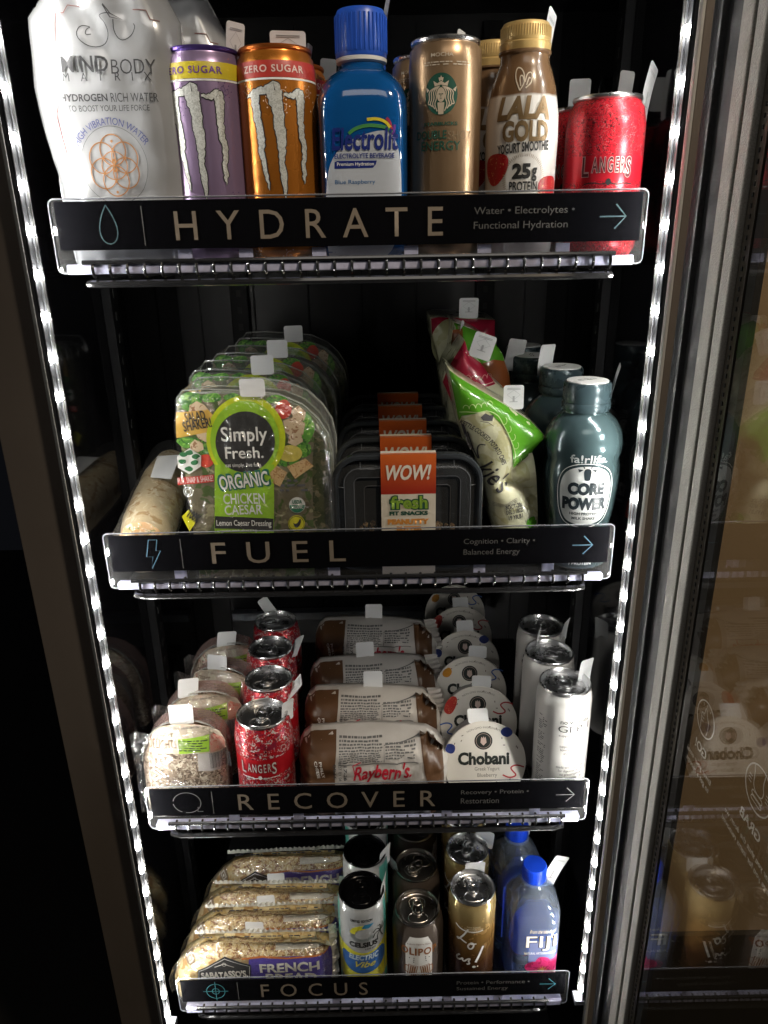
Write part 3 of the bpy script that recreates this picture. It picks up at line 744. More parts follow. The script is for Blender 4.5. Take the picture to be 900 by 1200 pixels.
c = dup(to_, (-0.053, 0.113, D1), 'rear orange energy can peeking out beside the blue bottle', R(50)); tag(c, (0.022, 0, 0.158), (0, 0, 30), 0.018, 0.03)
c = dup(to_, (-0.050, 0.184, D1), 'third orange energy can, deepest in its row, only its tag and edge seen', R(20)); tag(c, (0.028, 0, 0.158), (0, 0, 10), 0.018, 0.03)

# --- white stand-up pouches
POUCH = mat('pearl white pouch film', (0.52, 0.53, 0.55), 0.24, 0.35, nscale=15, bump=0.12, bscale=30, coat=0.4)
pY = 0.010; po = np.array([-0.186, pY, D1])
pl = [(-0.0555, 0), (0.0545, 0), (0.0545, 0.03), (0.0540, 0.09), (0.0555, 0.14), (0.0545, 0.185), (0.035, 0.222), (-0.045, 0.222), (-0.0655, 0.190), (-0.0680, 0.14), (-0.066, 0.11), (-0.0585, 0.07), (-0.0555, 0.03)]
tpo = thing('drink_pouch', 'crumpled white pouch with orange flower of circles at the left end of the top shelf', 'drink pouch', (-0.187, 0.032, D1), 'white drink pouches')
PS = pillow_s(pl, 0.024, 0.034, 0.0019, 26, 2.0, free=(0,))
def PS2(s, z, off=0):
    x, y, zz = PS(s, z, off)
    k = max(0, (z-0.13)/0.09); y += 0.012*k*k + 0.0028*k*math.sin(s*190+z*90)*1.0
    return (x, y, zz)
pillow('pouch_body', pl, PS2, lambda s, z, off=0: (s, 0.010+0.016*max(0, 1-abs(s)/0.06)**.5*(1-min(1, z/0.22)), z), POUCH, tpo, 0.0035)
tb_ = Box(40, 0, 4.5, 0.010, np.array([-0.187, 0, D1]))
PD = dict(dx=0.0035, dz=0.0035)
BRN = mat('orange brown line', (0.34, 0.15, 0.05), 0.5); INK = mat('charcoal ink', (0.045, 0.045, 0.05), 0.5); BLU = mat('navy ink', (0.06, 0.07, 0.22), 0.5); MAR = mat('maroon line', (0.22, 0.08, 0.07), 0.5)
def tx(bx, txt, X0, Y0, X1, Y1, **k):
    """text filling a box given in crop pixels"""
    a, b = bx(X0, (Y0+Y1)/2), bx(X1, (Y0+Y1)/2); c, d = bx((X0+X1)/2, Y0), bx((X0+X1)/2, Y1)
    return textp(txt, (a[0]+b[0])/2, (c[1]+d[1])/2, b[0]-a[0], c[1]-d[1], **k)
decal('lettering', [tx(tb_, 'MIND', 148, 298, 395, 385, bold=0.012), tx(tb_, 'HYDROGEN', 152, 500, 395, 540, bold=0.02)], PS2, INK, tpo, 0.0013, **PD)
decal('lettering', [tx(tb_, 'BODY', 410, 312, 640, 392, bold=-0.008), tx(tb_, 'M A T R I X', 160, 385, 620, 430, space=1.8), tx(tb_, 'RICH WATER', 412, 492, 655, 540), tx(tb_, 'TO BOOST YOUR LIFE FORCE', 190, 558, 615, 590)], PS2, INK, tpo, 0.0013, **PD)
fc = tb_(430, 875)
decal('lettering', [textp('HIGH VIBRATION WATER', fc[0], fc[1]+0.0325, 0.070, 0.0052, warp=arcwarp(0.0335))], PS2, BLU, tpo, 0.0006, **PD)
P = ring(fc[0], fc[1], 0.0105, 0.0008)
for k in range(6): P += ring(fc[0]+0.0105*math.cos(pi/6+k*pi/3), fc[1]+0.0115*math.sin(pi/6+k*pi/3), 0.0105, 0.0009, 0.0115)
P += [ell(fc[0], fc[1]+d, 0.0011, n=10) for d in (-0.020, -0.012, -0.004, 0.004, 0.012, 0.018)]
decal('flower_emblem', P, PS2, BRN, tpo, 0.0006, **PD)
decal('circle_line', ring(fc[0], fc[1], 0.0270, 0.0003, 0.0290, 48), PS2, INK, tpo, 0.0005, **PD)
P = stroke(smoothp(tb_.poly([(300, 180), (270, 185), (275, 150), (300, 140), (240, 130), (225, 200), (300, 255), (375, 240), (395, 180), (375, 120), (345, 90), (340, 75), (380, 65), (400, 70)]), 2), 0.0007)
P += stroke(smoothp(tb_.poly([(415, 100), (420, 170), (460, 220), (510, 190), (530, 140), (520, 120)]), 2), 0.0007)+stroke(tb_.poly([(355, 15), (400, 70), (460, 100), (400, 90), (355, 20)]), 0.0008)
decal('scroll_emblem', P, PS2, INK, tpo, 0.0013, **PD)
P = []
for q in ([(105, 265), (108, 70), (150, 65), (165, 18), (235, 25)], [(510, 42), (580, 45), (605, 95), (650, 100)], [(140, 525), (128, 590), (120, 600), (172, 815)]): P += stroke(tb_.poly(q), 0.0007)
decal('frame_line', P, PS2, MAR, tpo, 0.0006, **PD)
c = dup(tpo, (-0.158, 0.105, D1), 'second white pouch with folded top standing behind the flower pouch', R(6))

# --- blue electrolyte bottle
HB = 0.172
bs = [(0, 0.030, 0.030, 4), (0.003, 0.0345, 0.0345, 4.5), (0.010, 0.0375, 0.0365, 4.5), (0.118, 0.0375, 0.0365, 4.5), (0.128, 0.0370, 0.0360, 4.2), (0.138, 0.0335, 0.0330, 3.5), (0.1455, 0.0270, 0.0270, 2.8), (0.1495, 0.0215, 0.0215, 2.2), (0.152, 0.0195, 0.0195, 2), (0.156, 0.0185, 0.0185, 2)]
def bottle_caps(t, prof, ridges, m, zlo, zhi, r, name='cap'):
    o = MB().lathe(prof, 48).build(name, m, t, True)
    if ridges:
        mb = MB()
        for k in range(ridges):
            a = 2*pi*k/ridges; mb.tube([((r)*math.cos(a), (r)*math.sin(a), zlo), ((r)*math.cos(a), (r)*math.sin(a), zhi)], r*0.9*pi/ridges*0.6, 5)
        mb.build('cap_ridge', m, o, True)['kind'] = 'stuff'
    return o
LIQ = mat('deep blue liquid bottle', (0.005, 0.07, 0.24), 0.10, 0.0, coat=0.8, nscale=10)
CAPB = mat('blue cap', (0.02, 0.09, 0.50), 0.35)
tb1 = thing('sports_drink_bottle', 'square blue electrolyte drink bottle with ribbed blue cap and white label', 'bottle', (0.0125, 0.046, D1), 'blue electrolyte drink bottles')
MB().loft(bs, 56).build('bottle_body', LIQ, tb1, True)
MB().lathe([(0.0185, 0.155), (0.0210, 0.1565), (0.0212, 0.159), (0.0195, 0.160), (0.0, 0.160)], 40).build('neck_ring', WHITE, tb1, True)
bottle_caps(tb1, [(0.0, 0.1595), (0.0208, 0.1595), (0.0212, 0.1615), (0.0208, 0.190), (0.0190, 0.1935), (0.0, 0.1945)], 36, CAPB, 0.163, 0.189, 0.0208)
ES = loft_s(bs)
bxE = Box(360, 0, 4.2857, 0.0095, np.array([0.0125, 0, D1]))
WLAB = mat('grey white label', (0.42, 0.45, 0.50), 0.35, nscale=12); NAVY = mat('navy print', (0.008, 0.02, 0.16), 0.4)
lab = smoothp([(-0.030, 0.0), (0.018, 0.0), (0.0315, 0.03), (0.0315, 0.085), (0.024, 0.102), (0.012, 0.103), (-0.012, 0.096), (-0.027, 0.082), (-0.032, 0.06), (-0.033, 0.02)], 2, True)
decal('label', [[(x, max(z, 0.004)) for x, z in lab]], ES, WLAB, tb1, 0.0004, 0.003, 0.004)
decal('lettering', [tx(bxE, 'Electrolit', 122, 640, 458, 755, bold=0.025, shear=0.1), tx(bxE, 'ELECTROLYTE BEVERAGE', 137, 770, 438, 795, bold=0.02)], ES, NAVY, tb1, 0.0013, 0.002)
decal('label_pill', [bxE.poly([(137, 815), (150, 808), (350, 806), (345, 825), (330, 843), (137, 848)])], ES, NAVY, tb1, 0.0006, 0.004)
decal('lettering', [tx(bxE, 'Premium Hydration', 150, 815, 335, 838)], ES, WHITE, tb1, 0.0008, 0.004)
decal('lettering', [tx(bxE, 'Blue Raspberry', 140, 903, 342, 930)], ES, mat('mid blue print', (0.02, 0.12, 0.3), 0.4), tb1, 0.0007, 0.004)
GRN = mat('green swoosh', (0.05, 0.22, 0.06), 0.4)
decal('swoosh', stroke(smoothp(bxE.poly([(208, 672), (240, 645), (300, 628), (360, 632), (400, 640), (425, 665)]), 2), [0.003]*8+[0.0035]*8+[0.002]*9 if False else 0.0026), ES, GRN, tb1, 0.0006, 0.004)
decal('swoosh', stroke(smoothp(bxE.poly([(300, 600), (350, 595), (395, 610), (418, 640)]), 2), 0.0022), ES, YEL, tb1, 0.0006, 0.004)
decal('swoosh', stroke(smoothp(bxE.poly([(398, 592), (415, 610), (425, 650)]), 2), 0.0022), ES, mat('crimson swoosh', (0.3, 0.02, 0.06), 0.4), tb1, 0.0006, 0.004)
decal('swoosh', stroke(smoothp(bxE.poly([(440, 625), (436, 655), (428, 675)]), 2), 0.0020), ES, mat('violet swoosh', (0.12, 0.03, 0.25), 0.4), tb1, 0.0006, 0.004)
tag(tb1, (0.018, 0.018, 0.165), (0, -6, 100), 0.02, 0.042, True)
c = dup(tb1, (0.0120, 0.124, D1), 'rear blue electrolyte bottle hidden behind the front one', 0)
tag(c, (0.024, -0.01, 0.12), (0, 0, 60), 0.02, 0.03)

# --- bronze coffee can
BRZ = mat('bronze coffee can', (0.34, 0.225, 0.13), 0.30, 0.65, nscale=15)
tc1, S = can('coffee_drink_can', 'front bronze coffee drink can with a round green logo', 'drink can', (0.0820, 0.040, D1), 0.170, 0.0300, 0.0268, BRZ, SILVER, 'bronze coffee drink cans')
bxS = Box(360, 0, 4.2857, 0.0105, np.array([0.0820, 0, D1]))
DG = mat('dark green ink', (0.01, 0.07, 0.045), 0.45); CREAMM = mat('pale bronze print', (0.50, 0.42, 0.32), 0.5)
cx, cz = bxS(672, 472); rr = 0.0133
decal('round_logo', [ell(cx, cz, rr, rr*1.13, 40)], S, DG, tc1, 0.0003, 0.003, 0.006)
P = [ell(cx, cz-0.0005, 0.0033, 0.0052, 20)]
P += [[(cx+0.0022*math.cos(pi/2+k*pi/5)*(1 if k % 2 == 0 else .42), cz+0.0108+0.0024*math.sin(pi/2+k*pi/5)*(1 if k % 2 == 0 else .42)) for k in range(10)]]
P += [[(cx-0.005, cz+0.0055), (cx-0.0062, cz+0.0095), (cx-0.003, cz+0.0075), (cx, cz+0.0092), (cx+0.003, cz+0.0075), (cx+0.0062, cz+0.0095), (cx+0.005, cz+0.0055), (cx, cz+0.0066)]]
for sg in (-1, 1):
    for j in range(4):
        r0 = 0.0045+j*0.0019
        P += stroke(smoothp([(cx+sg*(0.0012+j*0.0010), cz+0.0058-j*0.0003), (cx+sg*r0, cz+0.002), (cx+sg*(r0-0.0012), cz-0.003), (cx+sg*(r0+0.0008), cz-0.007), (cx+sg*(r0-0.0016), cz-0.0122+j*0.0017)], 2), 0.0008)
    P += [[(cx+sg*0.0095, cz+0.003), (cx+sg*0.0125, cz+0.0055), (cx+sg*0.0115, cz+0.0015)]]
P += [[(cx-0.0028, cz-0.006), (cx+0.0028, cz-0.006), (cx+0.0020, cz-0.0145), (cx-0.0020, cz-0.0145)]]
decal('logo_figure', P, S, CREAMM, tc1, 0.0006, 0.003)
P = [ell(cx-0.0012, cz, 0.0006, 0.0004, 8), ell(cx+0.0012, cz, 0.0006, 0.0004, 8), rect(cx-0.0009, cz-0.0032, cx+0.0009, cz-0.0028), rect(cx-0.0002, cz-0.002, cx+0.0002, cz+0.0005)]
decal('logo_face', P, S, DG, tc1, 0.0008)
decal('lettering', [tx(bxS, 'STARBUCKS', 582, 612, 755, 630, bold=0.03), tx(bxS, 'ENERGY', 566, 708, 770, 755, bold=0.01), tx(bxS, 'DOUBLE', 535, 655, 700, 698, bold=0.015)], S, DG, tc1, 0.0005, 0.003)
decal('lettering', [tx(bxS, 'SHOT', 705, 655, 835, 698, bold=-0.01)], S, mat('faint brown print', (0.22, 0.16, 0.09), 0.5), tc1, 0.0005, 0.003)
decal('lettering', [tx(bxS, 'MOCHA', 620, 262, 735, 282, bold=0.01)], S, CREAMM, tc1, 0.0005, 0.003)
decal('small_print', micro(-0.02, 0.1480, 0.02, 0.1515, 2, 4), S, CREAMM, tc1, 0.0005, 0.003)
wv = smoothp([(-0.045, 0.052), (-0.02, 0.047), (0.0, 0.036), (0.02, 0.037), (0.045, 0.052)], 3)
decal('wave_stripe', stroke(wv, 0.0045), S, mat('green wave', (0.03, 0.12, 0.08), 0.4), tc1, 0.0003, 0.004)
decal('wave_stripe', [wv+[(0.045, 0.016), (-0.045, 0.016)]], S, mat('copper lower print', (0.35, 0.16, 0.07), 0.35, 0.5), tc1, 0.00015, 0.004, 0.01)
tag(tc1, (0.006, 0.020, 0.162), (0, 0, 5), 0.015, 0.013)
c = dup(tc1, (0.0690, 0.104, D1), 'rear coffee can glimpsed behind the bronze one, beside the blue bottle', R(-20)); tag(c, (0.03, 0.0, 0.155), (0, 0, 85), 0.02, 0.034, True)
tag(c, (0.018, 0.02, 0.155), (0, 0, 85), 0.02, 0.018)

# --- smoothie bottles
LALAZ = Box(550, 0, 4.0, 0.012, np.array([0.1475, 0, D1]))(270, 418)[1]/0.180
SMO = zgrad('smoothie bottle', [(0, (0.66, 0.64, 0.62)), (LALAZ, (0.68, 0.66, 0.63)), (LALAZ+0.012, (0.16, 0.09, 0.045)), (1, (0.16, 0.095, 0.05))], 0.25, H=0.180, coat=0.4, namt=0.05, nscale=30)
GOLD = mat('matt gold cap', (0.52, 0.36, 0.14), 0.38, 0.3)
ls_ = [(0.0, 0.0), (0.023, 0.0), (0.0285, 0.004), (0.0300, 0.010), (0.0300, 0.070), (0.0306, 0.095), (0.0300, 0.115), (0.0265, 0.135), (0.0225, 0.148), (0.0205, 0.152), (0.0200, 0.158), (0.0215, 0.1595), (0.0215, 0.161), (0.0, 0.161)]
tl1 = thing('smoothie_bottle', 'front yogurt smoothie bottle with gold cap and 25g PROTEIN print', 'bottle', (0.1475, 0.040, D1), 'gold capped yogurt smoothie bottles')
MB().lathe(ls_, 48).build('bottle_body', SMO, tl1, True)
bottle_caps(tl1, [(0.0, 0.160), (0.0205, 0.160), (0.0209, 0.1665), (0.0200, 0.1675), (0.0204, 0.1685), (0.0200, 0.1785), (0.0185, 0.1810), (0.0, 0.1815)], 60, GOLD, 0.170, 0.178, 0.0201)
LS = lathe_s(ls_[1:-1])
bxL = Box(550, 0, 4.0, 0.010, np.array([0.1475, 0, D1]))
BG = mat('bronze ink', (0.20, 0.13, 0.06), 0.4, 0.3); RED = mat('red print', (0.42, 0.012, 0.02), 0.4)
decal('lettering', [tx(bxL, 'LALA', 120, 445, 390, 560, bold=0.05, shear=0.2), tx(bxL, 'GOLD', 152, 562, 378, 665, bold=0.045)], LS, BG, tl1, 0.0005, 0.003, 0.006)
decal('lettering', [tx(bxL, 'YOGURT SMOOTHIE', 125, 665, 382, 712, bold=0.03, shear=0.05, rot=R(4)), tx(bxL, '25', 200, 765, 288, 838, bold=0.05), tx(bxL, 'g', 292, 785, 318, 850, bold=0.03), tx(bxL, 'PROTEIN', 185, 850, 320, 895, bold=0.02)], LS, MBLACK, tl1, 0.0005, 0.003, 0.006)
P = []
for q in ([(235, 420), (205, 350), (215, 300), (255, 320), (262, 380), (235, 420)], [(262, 380), (275, 335), (305, 330), (300, 380), (265, 410)], [(240, 400), (232, 350), (250, 345), (258, 375)], [(270, 395), (285, 355), (292, 362)]): P += stroke(smoothp(bxL.poly(q), 2), 0.0010)
decal('butterfly_emblem', P, LS, mat('cream line print', (0.65, 0.55, 0.42), 0.4), tl1, 0.0006, 0.003, 0.006)
for nm, c_, r_ in (('strawberry_print', (112, 780), 0.0135), ('strawberry_print', (395, 880), 0.013)):
    a = bxL(*c_); decal(nm, [smoothp([(a[0]-r_*.9, a[1]+r_*.7), (a[0]+r_*.9, a[1]+r_*.8), (a[0]+r_*.9, a[1]-r_*.3), (a[0]-.1*r_, a[1]-r_*1.3), (a[0]-r_, a[1]-r_*.4)], 2, True)], LS, speck('strawberry print', (0.40, 0.01, 0.015), [((0.7, 0.35, 0.15), 420, 0.66)], rough=0.4), tl1, 0.0003, 0.003, 0.006)
a = bxL(255, 835); P = []
for k in range(70):
    an = 2*pi*k/70; P += stroke([(a[0]+0.0160*math.cos(an), a[1]+0.0165*math.sin(an)), (a[0]+0.0185*math.cos(an), a[1]+0.0190*math.sin(an))], 0.0003)
decal('sun_rays', P, LS, BG, tl1, 0.0004, 0.003, 0.006)
tag(tl1, (0.0195, 0.012, 0.145), (-6, 14, 60), 0.02, 0.052, True)
c = dup(tl1, (0.1300, 0.104, D1), 'second smoothie bottle half hidden left of the front gold capped one', R(20))
c = dup(tl1, (0.1300, 0.168, D1), 'third smoothie bottle deepest in the row, only a gold cap edge seen', R(-20))

# --- red floral cans (shelf 1 and 3)
FLO = speck('red floral can print', (0.58, 0.015, 0.03), [((0.10, 0.01, 0.012), 210, 0.045), ((0.62, 0.35, 0.33), 160, 0.006)], rough=0.32, metal=0.35, kind='vor', band=[(0.50, 0.66), (0.28, 0.36)], H=0.124)
FLO3 = speck('red floral can with white petals', (0.50, 0.012, 0.02), [((0.62, 0.58, 0.56), 240, 0.56), ((0.05, 0.01, 0.01), 300, 0.60), ((0.30, 0.02, 0.05), 150, 0.58)], rough=0.3, metal=0.3, band=[(0.47, 0.66), (0.0, 0.10)], H=0.124)
LIP = mat('silvery can lettering', (0.62, 0.5, 0.48), 0.35, 0.4)
def langer(label, loc, m, rz, txm, group, n_=True):
    t, S = can('floral_juice_can', label, 'drink can', loc, 0.128 if loc[2] > -0.1 else 0.122, 0.033, 0.0270, m, SILVER, group, rz)
    H = 0.128 if loc[2] > -0.1 else 0.122
    decal('lettering_shadow', [textp('L', -0.0195, H*0.573, 0.0064, 0.0160, bold=0.06), textp('ANGER', -0.0005, H*0.582, 0.0282, 0.0125, bold=0.055, space=1.35), textp('S', 0.0165, H*0.568, 0.0060, 0.0165, bold=0.06)], S, LIP if m is FLO else mat('dark red can edge', (0.14, 0.01, 0.015), 0.4), t, 0.0004, 0.003)
    decal('lettering', [textp('L', -0.0195, H*0.573, 0.0058, 0.0150, bold=0.01), textp('ANGER', -0.0005, H*0.582, 0.0270, 0.0115, bold=0.008, space=1.35), textp('S', 0.0165, H*0.568, 0.0052, 0.0155, bold=0.01)], S, txm, t, 0.0005, 0.003)
    sh = lambda P: P
    q = smoothp([(-0.020, H*.47), (-0.012, H*.478), (-0.005, H*.465), (0, H*.48), (0.006, H*.462), (0.014, H*.474), (0.022, H*.465)], 2)
    decal('flourish', stroke(q, 0.0009)+[ell(0, H*.48, 0.0022, 0.0028, 8)], S, MBLACK if m is FLO else WHITE, t, 0.0005, 0.003)
    decal('lettering', [textp('Cranberry', 0.004, H*.16, 0.034, 0.009, shear=0.3)], S, WHITE, t, 0.0005, 0.003)
    return t, S
G_F = 'red floral juice cans on the top shelf'
tf, _ = langer('front red floral juice can at the right end of the top shelf', (0.2195, 0.042, D1), FLO, R(-6), mat('dark red lettering', (0.12, 0.02, 0.025), 0.4), G_F)
tag(tf, (0.031, 0.004, 0.108), (-3, 14, 62), 0.022, 0.046, True)
c = dup(tf, (0.2150, 0.108, D1), 'second red floral can, its left edge showing behind the front one', R(-38)); tag_px(c, 741, 84, 0.108, 0.017, 0.040, (-2, 14, -20))
c = dup(tf, (0.2040, 0.176, D1), 'third red floral can of the top shelf, almost wholly hidden', R(-15)); tag_px(c, 681, 93, 0.190, 0.021, 0.030, (0, 2, -5))
c = dup(tf, (0.2100, 0.243, D1), 'rearmost red floral can of the top shelf, hidden apart from its tag', R(5)); tag_px(c, 703, 91, 0.243, 0.019, 0.034, (0, 2, 68))
# ---------------------------------------------------------------- shelf 2
# --- salad packs
def blob(cx, cz, a, b=None, n=9, seed=0, j=0.22):
    rd = random.Random(seed); b = b or a
    return smoothp([(cx+a*math.cos(2*pi*k/n)*(1+rd.uniform(-j, j)), cz+b*math.sin(2*pi*k/n)*(1+rd.uniform(-j, j))) for k in range(n)], 2, True)
LIME = mat('lime print', (0.30, 0.55, 0.025), 0.35, nscale=25); YLIME = mat('yellow lime print', (0.55, 0.65, 0.01), 0.35)
LEAF = speck('lettuce print', (0.09, 0.30, 0.03), [((0.03, 0.14, 0.015), 120, 0.55), ((0.22, 0.48, 0.07), 160, 0.58)], rough=0.4)
CRO = speck('crouton print', (0.62, 0.42, 0.20), [((0.42, 0.22, 0.08), 260, 0.56)], rough=0.5); TOM = mat('tomato print', (0.55, 0.05, 0.025), 0.3, nscale=150, namt=0.3)
CHI = speck('chicken print', (0.62, 0.48, 0.32), [((0.30, 0.15, 0.07), 180, 0.6)], rough=0.5); LEM = mat('lemon print', (0.62, 0.52, 0.10), 0.4, nscale=200, namt=0.25)
YEB = mat('amber print', (0.66, 0.40, 0.07), 0.4)
SMOKE = clear('pack film with grey haze', tint=(0.86, 0.88, 0.84), gloss=0.05, rough=0.1, bump=0.7, bscale=50, milky=0.08, ior=1.3)
FILL = speck('mixed salad', (0.10, 0.11, 0.045), [((0.05, 0.07, 0.02), 60, 0.5), ((0.22, 0.20, 0.11), 90, 0.6)], rough=0.5, bump=0.6, scale=80)
sY = 0.017; sO = np.array([-0.103, sY, D2])
bz = Box(195, 430, 4.2857, sY, sO)
base_z = 0.0
top = bz.poly([(50, 235), (48, 160), (75, 122), (200, 116), (430, 126), (560, 140), (680, 190), (760, 262), (812, 340), (834, 430), (838, 600)])
xl, xr = top[0][0], top[-1][0]
so = [(xl+0.004, 0.0)]+[(x, z) for x, z in top]+[(xr, 0.0)]
ts = thing('salad_pack', 'front chicken salad pack with black disc and lime ring, filling the gap beside the wrap', 'salad pack', sO, 'chicken salad shaker packs')
SS = pillow_s(so, 0.006, 0.02, 0.0011, 55, 4.0, stretch=(1, 0.5), free=(0, len(so)-1))
pillow('salad_filling', [(x*0.93+0.001, z*0.93+0.002) for x, z in so], lambda s, z, off=0: (s, 0.010+0.002*noise.noise(Vector((s*60, z*60, 1))), z), lambda s, z, off=0: (s, 0.070, z), FILL, ts, 0.008)
SO = dict(dx=0.005, dz=0.005)
def lp_(pts): return bz.poly(pts)
MICD = speck('dark card backing', (0.15, 0.13, 0.08), [((0.06, 0.10, 0.02), 50, 0.54), ((0.26, 0.24, 0.14), 80, 0.60)], rough=0.4)
def inz(p): return [(x, max(0.001, z)) for x, z in p]
g0 = decal('backing_print', [inz([(xl+.006, 0.001)]+lp_([(60, 240), (60, 165), (82, 132), (430, 136), (555, 150), (660, 195), (730, 260), (745, 330), (735, 500), (735, 820)])+[(lp_([(735, 820)])[0][0], 0.001)])], SS, MICD, ts, 0.0001, **SO)
P = [bz.poly(blob(*q[:2], *q[2:4], seed=i)) for i, q in enumerate([(125, 170, 55, 50), (230, 150, 60, 22), (330, 148, 40, 18), (120, 370, 60, 30), (180, 420, 60, 40), (215, 395, 40, 60), (700, 300, 45, 80), (690, 410, 45, 40), (560, 160, 60, 22), (620, 470, 60, 25)])]
decal('leaf_print', P, SS, LEAF, ts, 0.0003, **SO)
P = [bz.poly(blob(*q[:2], *q[2:4], seed=i+20, j=0.12)) for i, q in enumerate([(590, 205, 42, 48), (205, 460, 45, 35)])]
decal('tomato_print', P, SS, TOM, ts, 0.0006, **SO)
P = [lp_(q) for q in ([(125, 185), (160, 165), (200, 185), (225, 215), (190, 240), (150, 225), (118, 235)], [(125, 380), (150, 355), (190, 372), (195, 405), (165, 420), (130, 405)], [(150, 320), (200, 312), (228, 345), (215, 372), (170, 350)], [(590, 262), (650, 240), (700, 275), (690, 330), (640, 345), (600, 320)], [(625, 215), (665, 190), (702, 222), (695, 262), (650, 262)], [(620, 335), (680, 325), (690, 365), (650, 390), (615, 372)])]
decal('chicken_print', P, SS, CHI, ts, 0.0005, **SO)
decal('lemon_print', [bz.poly(ell(625, 425, 60, 42))], SS, LEM, ts, 0.0006, **SO)
P = [lp_([(610, 490), (700, 450), (742, 488), (650, 550)]), lp_([(525, 520), (560, 485), (610, 520), (575, 590), (535, 570)])]
decal('crouton_print', P, SS, CRO, ts, 0.0010, **SO)
decal('amber_panel', [lp_([(52, 225), (215, 205), (250, 240), (235, 315), (60, 348)])], SS, YEB, ts, 0.0007, **SO)
decal('ring_print', [bz.poly(ell(405, 350, 197, 214, 48))], SS, YLIME, ts, 0.0008, **SO)
decal('ring_print', [bz.poly(ell(400, 355, 172, 192, 48)), inz(lp_([(250, 480), (545, 480), (545, 820), (250, 820)]))], SS, LIME, ts, 0.0010, **SO)
decal('black_disc', [bz.poly(ell(402, 366, 148, 152, 48))], SS, MBLACK, ts, 0.0012, **SO)
decal('black_bar', [lp_([(252, 735), (543, 748), (543, 808), (252, 795)])], SS, MBLACK, ts, 0.0013, **SO)
decal('lettering', [tx(bz, 'Simply', 282, 290, 512, 385, bold=0.01), tx(bz, 'Fresh.', 302, 390, 492, 448, bold=0.012), tx(bz, 'eat simply. live fully.', 305, 470, 485, 495), tx(bz, 'CHICKEN', 293, 622, 500, 675, bold=0.012), tx(bz, 'CAESAR', 300, 680, 487, 728, bold=0.012), tx(bz, 'Lemon Caesar Dressing', 260, 755, 532, 792, bold=0.01, rot=R(-2)), tx(bz, 'FLIP, SNAP & SHAKE', 62, 545, 240, 572) if False else tx(bz, 'organic with dressing', 262, 800, 460, 818)], SS, WHITE, ts, 0.0016, **SO)
decal('lettering_shadow', [tx(bz, 'ORGANIC', 262, 512, 528, 602, bold=0.085, rot=R(6))], SS, mat('dark teal print', (0.01, 0.16, 0.10), 0.4), ts, 0.0014, **SO)
decal('lettering', [tx(bz, 'ORGANIC', 272, 522, 518, 594, bold=0.02, rot=R(6))], SS, WHITE, ts, 0.0018, **SO)
decal('red_ribbon', [lp_([(64, 545), (245, 530), (245, 565), (66, 582)])], SS, mat('bright red print', (0.58, 0.04, 0.03), 0.4), ts, 0.0010, **SO)
decal('lettering', [tx(bz, 'FLIP, SNAP & SHAKE!', 66, 540, 243, 572, rot=R(4))], SS, WHITE, ts, 0.0014, **SO)
decal('lettering', [tx(bz, 'SALAD', 100, 215, 205, 262, bold=0.02, rot=R(9)), tx(bz, 'SHAKER!', 90, 255, 235, 305, bold=0.02, rot=R(9))], SS, MBLACK, ts, 0.0012, **SO)
decal('hexagon_badge', [lp_([(62, 440), (125, 398), (182, 435), (180, 490), (122, 528), (66, 495)])], SS, WHITE, ts, 0.0009, **SO)
decal('badge_leaf', [bz.poly(blob(x, y, 20, 13, seed=i)) for i, (x, y) in enumerate([(95, 430), (125, 420), (155, 440), (90, 465), (150, 470), (122, 500)])], SS, mat('dark leaf print', (0.02, 0.16, 0.05), 0.5), ts, 0.0012, **SO)
decal('round_badge', [bz.poly(ell(660, 682, 40, 40))], SS, WHITE, ts, 0.0009, **SO)
decal('badge_half', [bz.poly([(660-38, 682)]+[(660+38*math.cos(a), 682+38*math.sin(a)) for a in [pi-k*pi/12 for k in range(13)]])], SS, mat('badge green', (0.01, 0.18, 0.09), 0.4), ts, 0.0012, **SO)
decal('lettering', [tx(bz, 'ORGANIC', 630, 685, 690, 700, bold=0.01)], SS, WHITE, ts, 0.0015, **SO)
decal('lettering', [tx(bz, 'USDA', 635, 655, 685, 675, bold=0.03)], SS, mat('badge green', (0, 0, 0)), ts, 0.0013, **SO)
decal('round_badge', [bz.poly(ell(657, 773, 42, 40)), lp_([(85, 740), (120, 705), (160, 760), (125, 812)])], SS, mat('badge yellow', (0.66, 0.62, 0.02), 0.4), ts, 0.0009, **SO)
decal('hen_print', [bz.poly(smoothp([(640, 765), (650, 775), (665, 768), (672, 750), (680, 752), (678, 775), (665, 792), (648, 790)], 2, True))]+[p for p in ring(*bz(657, 773), 0.0074, 0.0005)], SS, MBLACK, ts, 0.0012, **SO)
decal('lettering', [tx(bz, '100%', 118, 712, 178, 762, bold=0.04, rot=R(-38))], SS, MBLACK, ts, 0.0014, **SO)
decal('round_badge', ring(*bz(118, 615), 0.0045, 0.0006)+ring(*bz(118, 615), 0.0025, 0.0006), SS, WHITE, ts, 0.0009, **SO)
decal('small_print', micro(*bz(575, 620), *bz(730, 545), 3, 8), SS, DGREY, ts, 0.0009, **SO)
